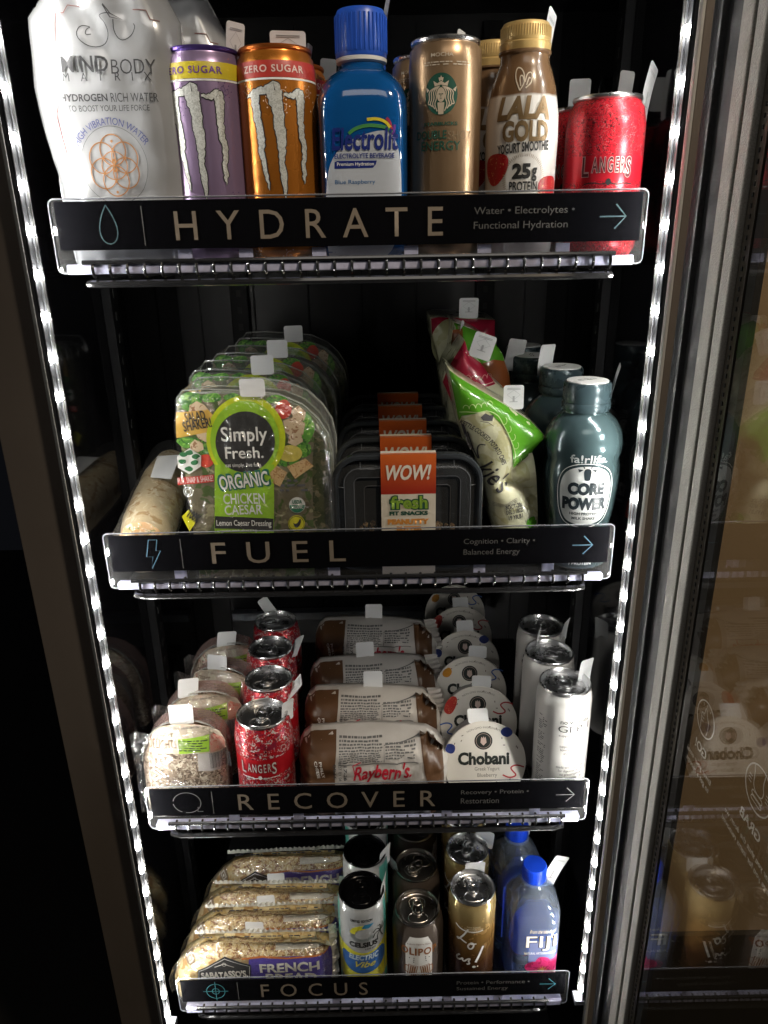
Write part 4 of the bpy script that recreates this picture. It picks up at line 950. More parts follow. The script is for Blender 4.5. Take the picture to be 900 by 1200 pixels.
# dome shells on the outline
mb = MB()
for k, (yy, ins) in enumerate(((0.004, 0), (0.010, 0.003), (0.030, 0.005), (0.050, 0.004), (0.066, 0.0))):
    P = [(x*(1-ins*12)+ins*0.3, yy, z*(1-ins*8)) for x, z in so[1:]]
    mb.tube(P, 0.0009, 5)
mb.build('tray_rim', clear('tray rim plastic', tint=(0.9, 0.93, 0.9), gloss=0.25, rough=0.1, milky=0.25), ts, True)
vs = []; fs = []; nS = len(so)
for yy, ins in ((0.0, 0.0), (0.072, 0.0)):
    vs += [(x, yy, z) for x, z in so]
mk('tray_shell', vs, [(i, i+1, i+1+nS, i+nS) for i in range(nS-1)], SMOKE, ts, False)
FS = pillow_s(so, 0.010, 0.02, 0.0032, 80, 8.0, stretch=(1.3, 0.4), free=(0, len(so)-1))
FV, FF = flat([so], 0.004, 0.004)
mk('front_film', [FS(x, z, 0.0035) for x, z in FV], FF, clear('crinkled front film', gloss=0.09, rough=0.12, bump=1.0, bscale=70, milky=0.02, ior=1.3), ts, True)
tw = bz(440, 130)
tag(ts, (tw[0], -0.008, tw[1]-0.002), (-4, 0, -4), 0.0235, 0.0165)
for i, (yy, dz, dx_, lb) in enumerate(((0.105, 0.0, -0.012, 'second salad pack from the front, its tomato and top edge seen'), (0.190, 0.004, -0.006, 'third salad pack from the front, dimmer, with a white tag'), (0.290, 0.008, 0.004, 'rearmost and darkest salad pack on the second shelf'))):
    c = dup(ts, (sO[0]+dx_, sO[1]+yy, D2+dz), lb, R((2, -2, 1)[i]))
    tag(c, (tw[0]+(0.006, 0.006, 0.004)[i], -0.008, tw[1]-0.001), (-10, 0, (6, 3, 12)[i]), 0.0235, 0.020)

# --- tortilla wrap
tw_ = thing('tortilla_wrap', 'rolled tortilla wrap in clear film lying left of the salad packs', 'wrap', (-0.212, 0.010, D2))
TOR = speck('tortilla', (0.52, 0.42, 0.26), [((0.36, 0.24, 0.11), 45, 0.58), ((0.62, 0.54, 0.38), 90, 0.6)], rough=0.6, bump=0.3, scale=120)
def wrap_pt(t, a, r): 
    x = -0.006-0.020*t; y = 0.012+0.20*t; z = 0.034+0.020*t
    return (x+r*math.cos(a), y, z+r*1.02*math.sin(a))
vs = []; fs = []; n = 36; m = 16
for i in range(m):
    t = i/(m-1); r = 0.0280*(0.80+0.2*min(1, t*6))*(1-0.25*max(0, t-.7)/.3)
    for k in range(n):
        a = 2*pi*k/n; rr = r*(1+0.03*noise.noise(Vector((math.cos(a)*2, math.sin(a)*2, t*6)))); vs.append(wrap_pt(t, a, rr))
for i in range(m-1):
    for k in range(n): fs.append((i*n+k, i*n+(k+1) % n, (i+1)*n+(k+1) % n, (i+1)*n+k))
mk('tortilla', vs, fs, TOR, tw_, True)
vs = [wrap_pt(0, 0, 0)]; vs[0] = (vs[0][0], vs[0][1]-0.004, vs[0][2]); fs = []
for j, q in enumerate((0.35, 0.7, 1.0)):
    for k in range(24):
        a = 2*pi*k/24; p = wrap_pt(0, a, 0.0240*q); vs.append((p[0], p[1]-0.004*(1-q)+0.0015*noise.noise(Vector((p[0]*300, p[2]*300, 0))), p[2]))
for k in range(24): fs.append((0, 1+k, 1+(k+1) % 24))
for j in range(2):
    for k in range(24): fs.append((1+j*24+k, 1+j*24+(k+1) % 24, 1+(j+1)*24+(k+1) % 24, 1+(j+1)*24+k))
mk('filling', vs, fs, speck('wrap filling', (0.55, 0.33, 0.15), [((0.65, 0.5, 0.35), 120, 0.52), ((0.15, 0.22, 0.05), 200, 0.62)], rough=0.45, bump=0.5, scale=150), tw_, True)
vs = []; fs = []
for i in range(22):
    t = -0.07+i/20*1.05; r = 0.0305 if t > 0 else 0.0305*(1+t*3.5)
    for k in range(n):
        a = 2*pi*k/n; rr = r*(1+0.06*noise.noise(Vector((math.cos(a)*3, math.sin(a)*3, t*14)))); vs.append(wrap_pt(t, a, rr))
for i in range(21):
    for k in range(n): fs.append((i*n+k, i*n+(k+1) % n, (i+1)*n+(k+1) % n, (i+1)*n+k))
mk('film', vs, fs, FILM, tw_, True)
mk('label_sheet', [(-0.018, 0.10, 0.0760), (0.006, 0.095, 0.0750), (0.000, 0.165, 0.0825), (-0.026, 0.160, 0.0825)], [(0, 1, 2, 3)], PAPER, tw_)

# --- black snack trays
TRAYB = mat('black tray', (0.012, 0.013, 0.015), 0.22, nscale=20)
LIDC = clear('tray lid', tint=(0.75, 0.8, 0.86), gloss=0.02, rough=0.06, bump=0.2, bscale=20, milky=0.05)
LIDR = mat('smoky lid rim', (0.035, 0.040, 0.046), 0.12, trans=0.0, coat=0.3)
tr = thing('snack_tray', 'frontmost black snack tray with orange sleeve reading WOW! and peanut snack', 'snack tray', (0.0475, 0.014, D2), 'black snack trays with orange sleeves')
Wt, Ht = 0.0735, 0.124
def rr(i, r=0.028): return rrect(-Wt+i, i, Wt-i, Ht-i, max(0.004, r-i), 7)
def ringstack(levels, closed_last=False):
    mb = MB(); n = len(rr(0)); vs = []
    for ins, y in levels: vs += [(x, y, z) for x, z in rr(ins)]
    fs = [(i*n+k, i*n+(k+1) % n, (i+1)*n+(k+1) % n, (i+1)*n+k) for i in range(len(levels)-1) for k in range(n)]
    if closed_last: fs.append(tuple((len(levels)-1)*n+k for k in range(n)))
    return mb.add(vs, fs)
ringstack([(0.002, 0.006), (0.0025, 0.014), (0.006, 0.015), (0.010, 0.050), (0.020, 0.056)], True).build('tray_body', TRAYB, tr, False)
ringstack([(0.0005, 0.012), (0.0, 0.010), (0.0, 0.003), (0.001, 0.0015), (0.0035, 0.001), (0.005, 0.002), (0.007, 0.006)]).build('lid_rim', LIDR, tr, False)
ld = ringstack([(0.007, 0.006), (0.011, 0.006), (0.012, 0.001), (0.0135, 0.000), (0.0215, 0.0005), (0.0225, 0.003), (0.0235, 0.0035), (0.031, 0.0035), (0.032, 0.005)], True).build('lid', LIDC, tr, False)
mb = MB()
for ins, y, r in ((0.0125, 0.0002, 0.00045), (0.022, 0.001, 0.00045), (0.0315, 0.0035, 0.00045)): mb.tube([(x, y, z) for x, z in rr(ins)], r, 5, True)
for x in (-0.045, 0.045): mb.tube([(x, 0.004, Ht-0.007), (x, 0.001, Ht-0.0125)], 0.0004, 4)
for sx in (-1, 1): mb.tube([(sx*(Wt-0.007), 0.004, Ht-0.032), (sx*(Wt-0.013), 0.001, Ht-0.032)], 0.0004, 4)
mb.build('lid_crease', mat('lid crease highlight', (0.10, 0.105, 0.115), 0.2), ld, True)
rd = random.Random(4); mb = MB()
for side in (-1, 1):
    for k in range(60):
        x = side*rd.uniform(0.020, 0.048); z = 0.012+abs(rd.gauss(0, 0.020)); r = rd.uniform(0.0025, 0.0045)
        if z > 0.062-abs(abs(x)-0.034)*1.2: continue
        bm = bmesh.new(); bmesh.ops.create_icosphere(bm, subdivisions=1, radius=r)
        for v in bm.verts: v.co = Vector((v.co.x*rd.uniform(.7, 1.2)+x, v.co.y+0.012+rd.uniform(0, .006), v.co.z*rd.uniform(.6, 1.1)+z))
        bm.verts.index_update(); mb.add([v.co[:] for v in bm.verts], [[v.index for v in f.verts] for f in bm.faces]); bm.free()
mb.build('granola', speck('granola', (0.40, 0.22, 0.08), [((0.16, 0.07, 0.02), 200, 0.5), ((0.6, 0.42, 0.2), 260, 0.6)], rough=0.6), tr)['kind'] = 'stuff'
OS = zgrad('orange red sleeve', [(0.0, (0.32, 0.02, 0.012)), (1.0, (0.66, 0.13, 0.02))], 0.45, H=0.04)
x0, x1 = -0.0255, 0.0275
zs = Ht-0.0405
o = MB().box((x0, -0.0012, 0), (x1, -0.0006, Ht+0.0012-0.040)).build('sleeve', mat('cream sleeve card', (0.66, 0.60, 0.50), 0.5), tr)
o = MB().box((x0, -0.0012, 0), (x1, -0.0006, 0.0412)).build('sleeve_panel', OS, tr); o.location = (0, 0, Ht+0.0012-0.040)
MB().box((x0, -0.0012, Ht+0.0013), (x1, 0.0090, Ht+0.0018)).build('sleeve_top', mat('cream sleeve card', (0, 0, 0)), tr)
bw = Box(385, 440, 4.7368, 0.013, np.array([0.0475, 0, D2]))
PSl = plane_s(-0.0012)
decal('lettering', [tx(bw, 'WOW!', 318, 495, 570, 580, bold=0.03, shear=0.25)], PSl, mat('cream lettering', (0.75, 0.7, 0.6), 0.5), tr, 0.0003)
decal('lettering', [tx(bw, 'FIT SNACKS', 338, 752, 552, 775, bold=0.06)], PSl, DG, tr, 0.0003)
decal('lettering_shadow', [tx(bw, 'fresh', 336, 662, 556, 746, bold=0.1)], PSl, DG, tr, 0.0003)
decal('lettering', [tx(bw, 'fresh', 344, 668, 550, 740, bold=0.03)], PSl, mat('apple green lettering', (0.22, 0.36, 0.04), 0.5), tr, 0.0005)
decal('lettering', [tx(bw, 'PEANUTTY', 328, 795, 558, 826, bold=0.08), tx(bw, 'BUTTER', 378, 835, 522, 862, bold=0.08)], PSl, mat('orange lettering', (0.60, 0.25, 0.05), 0.5), tr, 0.0003)
for i, (yy, lb) in enumerate(((0.063, 'second snack tray in the row, orange sleeve edge above the first'), (0.132, 'third snack tray from the front, middle of the five'), (0.204, 'fourth snack tray from the front, second from the rear'), (0.277, 'rearmost snack tray with a WOW! sleeve'))):
    dup(tr, (0.0475-0.0008*i, 0.014+yy, D2), lb, 0)

# --- chip bags
CG = mat('glossy green bag film', (0.09, 0.32, 0.02), 0.22, nscale=25, coat=0.5, bump=0.15, bscale=35)
CC = speck('cream bag film', (0.60, 0.60, 0.42), [((0.50, 0.49, 0.28), 40, 0.56)], rough=0.28, coat=0.5)
CR = mat('crimson bag film', (0.34, 0.015, 0.04), 0.25, nscale=25, coat=0.5, bump=0.15, bscale=35)
CO = mat('copper brown bag film', (0.26, 0.075, 0.02), 0.25, coat=0.5, nscale=25, bump=0.15, bscale=35)
def chipbag(label, org, Yf, box, outline, band, lowfold, bandm, extra, tagp, rx=0):
    o3 = np.array([org[0], Yf+0.012, D2]); bx = Box(*box, Yf-0.004, o3)
    t = thing('chip_bag', label, 'chip bag', o3, 'glossy bags of kettle chips leaning on each other')
    out = bx.poly(outline); out = [(x, max(0.0005, z)) for x, z in out]
    S0 = pillow_s(out, 0.016, 0.030, 0.0016, 40, org[0]*50)
    def S(s, z, off=0):
        x, y, zz = S0(s, z, off); return (x, y+0.10*max(0, z-0.03)*0.35, zz)
    bk = lambda s, z, off=0: (s, 0.022+0.035*z/0.1, z)
    pillow('bag', out, S, bk, CC, t, 0.0045)
    q = bx.poly(band)
    decal('colour_panel', [q], S, bandm, t, 0.0007, 0.0045, 0.0045)
    extra(t, bx, S)
    if tagp: 
        a = bx(*tagp[0]); tag(t, (a[0], S(a[0], a[1])[1]+tagp[4], a[1]), tagp[1], tagp[2], tagp[3], True)
    return t
BX3 = (500, 360, 3.75)
def ex_front(t, bx, S):
    k = dict(dx=0.004, dz=0.004)
    P = []
    for cxx, cyy in ((178, 455), (205, 450), (232, 448), (258, 445), (285, 440), (345, 505), (362, 540), (380, 575), (395, 612), (410, 650), (412, 685)):
        P += stroke([bx(cxx+13*math.cos(a)*1.0, cyy+16*math.sin(a)) for a in [pi*j/7+(-0.9 if cxx > 300 else pi)*1.0 for j in range(8)]], 0.0006)
    P += stroke(smoothp(bx.poly([(150, 475), (180, 468), (235, 468), (270, 460), (320, 480), (345, 530), (375, 590), (395, 650), (392, 700)]), 2), 0.0008)
    decal('scallop_line', P, S, mat('pale green line', (0.45, 0.60, 0.25), 0.4), t, 0.0011, **k)
    c0 = bx(200, 690); r_ = abs(bx(300, 510)[1]-c0[1])*1.02
    decal('lettering', [textp('KETTLE COOKED POTATO CHIPS', bx(275, 585)[0], bx(275, 585)[1], 0.062, 0.0050, bold=0.02, rot=R(-44), warp=arcwarp(0.065))], S, INK, t, 0.0010, **k)
    decal('lettering', [textp("kie's", bx(305, 752)[0], bx(305, 752)[1], 0.034, 0.021, bold=0.01, shear=0.2, rot=R(-42))]+stroke(smoothp(bx.poly([(185, 560), (215, 650), (240, 690), (225, 640), (235, 610), (262, 612)]), 2), 0.0013)+stroke(smoothp(bx.poly([(165, 530), (190, 610), (205, 640)]), 2), 0.0026), S, INK, t, 0.0010, **k)
    decal('barrow_emblem', [bx.poly([(240, 488), (262, 472), (280, 482), (300, 480), (285, 492), (292, 505), (275, 505), (250, 502)])]+stroke(bx.poly([(238, 506), (275, 512), (298, 528)]), 0.0005), S, INK, t, 0.0010, **k)
    decal('date_print', [tx(bx, '8OCT-20a', 348, 868, 425, 888, bold=0.03, rot=R(10)), tx(bx, 'DEL 3 18022', 352, 890, 428, 910, bold=0.03, rot=R(10)), tx(bx, '19 YR.B1', 362, 915, 425, 935, bold=0.03, rot=R(10))], S, INK, t, 0.0010, **k)
    a = bx(468, 955); decal('green_stamp', [ell(a[0], a[1], 0.006, 0.0055)], S, CG, t, 0.0009, **k)
    P = []
    for d in (0, 7, 14): P += stroke(bx.poly([(295, 868+d), (345, 872+d*0.5), (400, 845+d)]), 0.0004)
    decal('small_print', P, S, DGREY, t, 0.0010, **k)
t1 = chipbag('frontmost green and cream kettle chip bag with a scalloped border', (0.145, 0, 0), 0.030, BX3,
    [(107, 292), (150, 325), (250, 385), (370, 455), (470, 520), (543, 592), (480, 660), (412, 715), (350, 785), (440, 810), (470, 870), (500, 965), (510, 1120), (450, 1145), (330, 1090), (292, 960), (270, 820), (232, 700), (190, 600), (150, 520)],
    [(107, 292), (150, 325), (250, 385), (370, 455), (470, 520), (543, 592), (480, 660), (390, 722), (392, 700), (395, 650), (375, 590), (345, 530), (320, 480), (270, 460), (235, 468), (180, 468), (160, 490), (150, 520)], None, CG, ex_front, ((405, 480), (-12, 0, 0), 0.020, 0.0235, 0.012))
def ex2(t, bx, S):
    P = []
    for cxx, cyy in ((160, 312), (185, 318), (210, 322), (235, 325), (262, 322), (285, 318)): P += stroke([bx(cxx+11*math.cos(a), cyy+15*math.sin(a)) for a in [pi*j/7+pi for j in range(8)]], 0.0007)
    P += stroke(smoothp(bx.poly([(148, 330), (190, 345), (240, 350), (305, 340)]), 2), 0.0009)
    decal('scallop_line', P, S, mat('pale rose line', (0.65, 0.35, 0.30), 0.4), t, 0.0011, 0.004, 0.004)
chipbag('crimson and cream chip bag second from the front, behind the green one', (0.105, 0, 0), 0.095, BX3,
    [(100, 285), (160, 190), (178, 158), (200, 225), (250, 260), (300, 330), (375, 400), (400, 470), (430, 700), (430, 1000), (300, 1000), (200, 700), (130, 470), (78, 345)],
    [(100, 285), (160, 190), (178, 158), (200, 225), (250, 260), (300, 330), (312, 350), (240, 362), (205, 362), (150, 330), (130, 460), (78, 345)], None, CR, ex2, ((240, 240), (-14, 18, -8), 0.023, 0.0255, 0.006))
def ex3(t, bx, S):
    decal('copper_panel', [bx.poly([(245, 250), (300, 235), (350, 245), (380, 330), (385, 400), (330, 420), (280, 330)])], S, CO, t, 0.0014, 0.005, 0.005)
    decal('copper_panel', [bx.poly([(120, 110), (165, 100), (160, 190), (115, 260), (105, 250)])], S, CO, t, 0.0014, 0.005, 0.005)
chipbag('green and copper chip bag third from the front, in shade', (0.105, 0, 0), 0.160, BX3,
    [(130, 78), (230, 115), (310, 165), (345, 215), (375, 300), (392, 420), (400, 900), (200, 900), (110, 700), (100, 300), (118, 200)],
    [(130, 78), (230, 115), (310, 165), (345, 215), (365, 300), (300, 300), (200, 250), (110, 300), (118, 200)], None, CG, ex3, ((155, 190), (-5, 12, 70), 0.012, 0.030, 0.004))
def ex4(t, bx, S):
    a = bx(105, 165)
    decal('round_panel', [ell(a[0], a[1], 0.022, 0.028)], S, CC, t, 0.0014, 0.005, 0.005)
chipbag('rearmost crimson chip bag standing upright with a white tag on top', (0.085, 0, 0), 0.230, BX3,
    [(25, 60), (60, 52), (200, 60), (312, 65), (315, 300), (320, 700), (110, 700), (60, 250), (30, 140)],
    [(25, 60), (60, 52), (200, 60), (312, 65), (315, 300), (110, 300), (60, 250), (30, 140)], None, CR, ex4, ((195, 60), (0, 0, 0), 0.023, 0.024, 0.004))

# --- protein shake bottles
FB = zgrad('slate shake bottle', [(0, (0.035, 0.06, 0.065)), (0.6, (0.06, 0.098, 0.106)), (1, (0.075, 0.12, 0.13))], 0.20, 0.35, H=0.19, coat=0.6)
FCAP = mat('slate cap', (0.04, 0.065, 0.075), 0.28, 0.2)
fp = [(0.0, 0.0), (0.026, 0.0), (0.0315, 0.004), (0.0330, 0.011), (0.0325, 0.030), (0.0318, 0.048), (0.0335, 0.055), (0.0355, 0.070), (0.0372, 0.092), (0.0368, 0.106), (0.0352, 0.114), (0.0372, 0.120), (0.0378, 0.128), (0.0358, 0.140), (0.0300, 0.150), (0.0235, 0.156), (0.0212, 0.158), (0.0206, 0.162), (0.0, 0.162)]
fO = np.array([0.2215, 0.040, D2])
tf2 = thing('protein_shake_bottle', 'front slate grey protein shake bottle with white oval label', 'bottle', fO, 'slate grey protein shake bottles')
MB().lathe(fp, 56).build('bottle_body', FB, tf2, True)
cp = MB().lathe([(0.0, 0.160), (0.0225, 0.160), (0.0232, 0.162), (0.0230, 0.1665), (0.0222, 0.168), (0.0228, 0.170), (0.0226, 0.184), (0.0212, 0.1865), (0.0, 0.1870)], 48).build('cap', FCAP, tf2, True)
o = MB().lathe([(0.0196, 0.1868), (0.0196, 0.1876), (0.0001, 0.1878)], 40).build('cap_disc', WHITE, cp, True)
mk('date_print', [(v[0], v[1], 0.1880) for v in [(x, y) for p in micro(-0.010, -0.004, 0.010, 0.004, 3, 6, 0.8) for x, y in p]], [tuple(range(4*i, 4*i+4)) for i in range(len(micro(-0.010, -0.004, 0.010, 0.004, 3, 6, 0.8)))], MBLACK, cp)
FSf = lathe_s(fp[1:-1])
bf = Box(600, 380, 4.6154, 0.006, fO)
k = dict(dx=0.003, dz=0.004)
fx = -0.0035
decal('oval_label', [smoothp([(fx-0.027, 0.088), (fx-0.024, 0.060), (fx-0.012, 0.052), (fx+0.012, 0.052), (fx+0.025, 0.060), (fx+0.027, 0.088), (fx+0.023, 0.105), (fx+0.010, 0.112), (fx-0.010, 0.112), (fx-0.023, 0.105)], 3, True)], FSf, mat('silver white label', (0.62, 0.64, 0.63), 0.35, 0.2), tf2, 0.0003, **k)
decal('oval_line', stroke(smoothp([(fx-0.0295, 0.088), (fx-0.0265, 0.058), (fx-0.013, 0.049), (fx+0.013, 0.049), (fx+0.0275, 0.058), (fx+0.0295, 0.088), (fx+0.0255, 0.107), (fx+0.011, 0.1145), (fx-0.011, 0.1145), (fx-0.0255, 0.107)], 3, True), 0.0006, True), FSf, WHITE, tf2, 0.0003, **k)
decal('lettering', [textp('CORE', fx, 0.0900, 0.036, 0.0130, bold=0.07), textp('POWER', fx, 0.0745, 0.046, 0.0135, bold=0.07), textp('HIGH PROTEIN', fx, 0.0640, 0.030, 0.0030, bold=0.03), textp('MILK SHAKE', fx, 0.0590, 0.025, 0.0030, bold=0.03)], FSf, mat('slate ink', (0.012, 0.02, 0.025), 0.4), tf2, 0.0006, **k)
decal('cow_emblem', [smoothp([(fx-0.004, 0.110), (fx+0.004, 0.110), (fx+0.0030, 0.101), (fx+0.0025, 0.0985), (fx-0.0025, 0.0985), (fx-0.003, 0.101)], 2, True), [(fx-0.004, 0.109), (fx-0.0095, 0.1095), (fx-0.008, 0.1065)], [(fx+0.004, 0.109), (fx+0.0095, 0.1095), (fx+0.008, 0.1065)], [(fx-0.0035, 0.110), (fx-0.0055, 0.1130), (fx-0.0025, 0.1110)], [(fx+0.0035, 0.110), (fx+0.0055, 0.1130), (fx+0.0025, 0.1110)]], FSf, mat('slate ink', (0, 0, 0)), tf2, 0.0005, **k)
decal('lettering', [textp('fa!rlife.', fx+0.001, 0.1195, 0.037, 0.0085, bold=0.015)], FSf, mat('pale grey print', (0.45, 0.48, 0.48), 0.4), tf2, 0.0005, **k)
decal('lettering', [textp('CHOCOLATE', fx, 0.0440, 0.030, 0.0042, bold=0.02)], FSf, mat('salmon print', (0.55, 0.28, 0.22), 0.4), tf2, 0.0005, **k)
decal('lettering', [textp('42', fx, 0.026, 0.020, 0.0165, bold=0.05), textp('g PROTEIN', fx, 0.010, 0.026, 0.005, bold=0.02)], FSf, WHITE, tf2, 0.0006, **k)
decal('red_flash', [[(fx-0.034, 0.018), (fx-0.034, 0.038), (fx-0.022, 0.034), (fx-0.018, 0.018)], [(fx+0.016, 0.018), (fx+0.014, 0.032), (fx+0.032, 0.040), (fx+0.034, 0.018)]], FSf, mat('red flash print', (0.55, 0.07, 0.03), 0.4), tf2, 0.0003, **k)
tag(tf2, (0.0235, 0.004, 0.156), (2, -3, 75), 0.020, 0.046, True)
c = dup(tf2, (0.2150, 0.118, D2), 'second protein shake bottle, paler cap, behind the front one', R(34)); tag(c, (-0.004, 0.020, 0.176), (-4, 4, 8), 0.026, 0.032)
c = dup(tf2, (0.1990, 0.196, D2), 'third protein shake bottle in shadow behind the second', R(70)); tag(c, (-0.012, 0.02, 0.17), (-4, 10, -40), 0.026, 0.036)
c = dup(tf2, (0.2050, 0.274, D2), 'rearmost protein shake bottle, almost lost in the dark', R(70))
# ---------------------------------------------------------------- shelf 3
# --- sandwich packs in clear film
BRD = speck('seeded brown bread', (0.33, 0.25, 0.18), [((0.12, 0.08, 0.05), 150, 0.53), ((0.62, 0.54, 0.42), 190, 0.57)], rough=0.6, bump=1.0, scale=170)
sO3 = np.array([-0.206, 0.031, D3])
bs3 = Box(150, 730, 6.0, curl(718, 140, 0.031, 0.010), sO3)
tsd = thing('sandwich_pack', 'frontmost wrapped sandwich with lime sticker over seeded brown bread', 'sandwich', sO3, 'film wrapped sandwiches')
bs3c = Box(150, 730, 6.0, 0.026, sO3)
so3 = [bs3c(92, 1000)]+bs3c.poly([(100, 910), (130, 838), (178, 782), (240, 744), (310, 725), (390, 718), (480, 725), (560, 750), (625, 798), (668, 860), (688, 930), (694, 1000)])
so3 = [(so3[0][0]-0.002, 0.0)]+so3+[(so3[-1][0]-0.004, 0.0)]
S3 = pillow_s(so3, 0.010, 0.022, 0.0010, 50, 3.0, free=(len(so3)-1,))
pillow('bread', [(x*0.96, z*0.96) for x, z in so3], lambda s, z, off=0: (s, S3(s, z)[1]+0.002+0.0012*noise.noise(Vector((s*260, z*260, 4))), z), lambda s, z, off=0: (s, 0.018, z), BRD, tsd, 0.0035)
SO3 = dict(dx=0.005, dz=0.005)
LABC = speck('cream translucent label', (0.50, 0.42, 0.33), [((0.55, 0.30, 0.24), 30, 0.60), ((0.62, 0.58, 0.45), 40, 0.56)], rough=0.35)
decal('top_label', [bs3.poly([(120, 960), (120, 890), (160, 812), (220, 760), (320, 735), (430, 730), (555, 750), (630, 800), (668, 870), (672, 935), (640, 962), (300, 965)])], S3, LABC, tsd, 0.0006, **SO3)
decal('pink_panel', [bs3.poly([(560, 845), (650, 850), (668, 900), (660, 945), (565, 955)])], S3, speck('pink ham print', (0.50, 0.26, 0.20), [((0.5, 0.10, 0.07), 220, 0.56)], rough=0.4), tsd, 0.0012, **SO3)
decal('lime_sticker', [bs3.poly([(333, 862), (552, 840), (560, 945), (345, 962)])], S3, mat('lime sticker', (0.28, 0.50, 0.02), 0.4), tsd, 0.0015, **SO3)
decal('small_print', micro(*bs3(345, 945), *bs3(545, 862), 5, 3, 0.95), S3, MBLACK, tsd, 0.0020, **SO3)
decal('lettering', [tx(bs3, 'DELIGHTS', 118, 868, 325, 925, bold=0.0), tx(bs3, 'Smart', 160, 815, 300, 850, shear=0.3)], S3, mat('brown label ink', (0.14, 0.08, 0.04), 0.4), tsd, 0.0012, **SO3)
decal('small_print', micro(*bs3(270, 800), *bs3(610, 775), 2, 7, 0.7), S3, DGREY, tsd, 0.0012, **SO3)
bc = [rect(bs3(480+i*7+(i*i % 3), 0)[0], bs3(0, 1075)[1], bs3(480+i*7+3+(i % 3), 0)[0], bs3(0, 968)[1]) for i in range(22)]
decal('barcode_panel', [bs3.poly([(475, 962), (648, 958), (640, 1078), (482, 1082)])], S3, mat('barcode backing', (0.45, 0.42, 0.40), 0.4), tsd, 0.0013, **SO3)
decal('barcode', bc, S3, DGREY, tsd, 0.0016, **SO3)
FS3 = pillow_s(so3, 0.014, 0.02, 0.003, 45, 6.0, free=(len(so3)-1,))
fo = [(x*1.06, z*1.05) for x, z in so3]; fo.insert(3, bs3(60, 740)); fo[2] = bs3(5, 800); 
V, F = flat([fo], 0.005, 0.005)
mk('film_wrap', [FS3(x, z, 0.003) for x, z in V], F, FILM, tsd, True)
FRS = clear('pink hazed tray', tint=(0.8, 0.62, 0.58), gloss=0.08, rough=0.12, bump=0.5, milky=0.25)
n3 = len(so3); vs = [(x, y, z) for y in (0.002, 0.028) for x, z in so3]
mk('tray_shell', vs, [(i, i+1, i+1+n3, i+n3) for i in range(n3-1)]+[tuple(range(n3, 2*n3))], FRS, tsd)
MB().tube([(x*1.01, 0.002, z*1.01) for x, z in so3[1:-1]], 0.0010, 5).build('tray_rim', clear('tray rim plastic'), tsd, True)
a = bs3(370, 722); tag(tsd, (a[0], 0.0, a[1]-0.0015), (-12, 0, 2), 0.027, 0.024)
for i, (dx_, yy, lb, tr_) in enumerate(((0.008, 0.055, 'second wrapped sandwich, pink filling and tilted tag behind the front pack', (-0.014, -25, 14, 25)), (0.020, 0.108, 'third wrapped sandwich with lime sticker folded in its film', (-0.003, -10, 4, 5)), (0.018, 0.165, 'rearmost wrapped sandwich in shadow with a slanted white tag', (0.0, -12, 10, 12)))):
    c = dup(tsd, (sO3[0]+dx_, sO3[1]+yy, D3), lb, R((8, -12, 10)[i])); tag(c, (tr_[0], 0.0, a[1]-0.003), (tr_[1], tr_[2], tr_[3]), 0.025, 0.022)

# --- red floral cans of shelf 3
G3 = 'red floral cans with white petals on the third shelf'
tf3, _ = langer('front red can with white petals beside the wrapped sandwich', (-0.1175, 0.040, D3), FLO3, R(-3), mat('cream can lettering', (0.6, 0.52, 0.5), 0.4), G3)
tag(tf3, (0.028, 0.004, 0.108), (-6, 6, 55), 0.018, 0.026)
c = dup(tf3, (-0.1195, 0.110, D3), 'second red petal can, right behind the front one', R(-30)); tag(c, (0.026, 0.0, 0.105), (-45, 10, -50), 0.020, 0.03, True)
c = dup(tf3, (-0.1270, 0.182, D3), 'third red petal can from the front, second from the rear', R(60)); tag(c, (0.022, -0.018, 0.110), (35, -35, 10), 0.030, 0.030, True)
c = dup(tf3, (-0.1290, 0.253, D3), 'rearmost red petal can of the third shelf, highest in the photo', R(100)); tag(c, (0.029, 0.0, 0.112), (0, 38, 70), 0.018, 0.032)

# --- white and brown sandwich wrappers
WPA = mat('white wrapper paper', (0.50, 0.475, 0.45), 0.36, nscale=25, bump=0.25, bscale=60)
BPA = mat('brown wrapper film', (0.10, 0.050, 0.024), 0.33, nscale=20, namt=0.3, bump=0.35, bscale=45)
rO = np.array([0.008, 0.046, D3])
br = Box(340, 710, 4.5, curl(660, 75, 0.054, 0.010), rO); br.zs = 0.92
brc = Box(340, 710, 4.5, 0.050, rO)
trp = thing('wrapped_roll', 'frontmost brown and white wrapper with full red script name and 117 date stamp', 'wrapped sandwich', rO, 'brown and white wrapped sandwich rolls')
ro = [(x, max(0.004, z)) for x, z in brc.poly([(62, 800), (50, 735), (70, 690), (110, 655), (245, 645), (400, 637), (600, 641), (720, 655), (775, 690), (830, 762), (825, 860)])]
zt_ = max(z for x, z in ro)
ro = [(ro[0][0]+0.001, 0.0)]+ro+[(ro[-1][0]-0.002, 0.0)]
nr_ = len(ro)
R0 = pillow_s(ro, 0.034, 0.024, 0.0030, 52, 3.0, free=(nr_-1,))
def RS(s, z, off=0):
    x, y, zz = R0(s, z, off)
    k = max(0.0, (z-0.04)/0.05); y += 0.010*k**1.5
    e = min(abs(s-ro[0][0]), abs(ro[-1][0]-s)); fold = 0.0022*math.sin(z*420+s*80)*max(0, 1-e/0.03)
    return (x, y+fold, z)
pillow('wrapper', ro, RS, lambda s, z, off=0: (s, 0.010+0.010*math.sin(min(1, z/0.11)*pi), z), WPA, trp, 0.004)
RO = dict(dx=0.0038, dz=0.0038)
xa, xb = br(240, 800)[0], br(735, 800)[0]
def cutx(lo, hi): 
    V = [(x, z) for x, z in ro]; return V
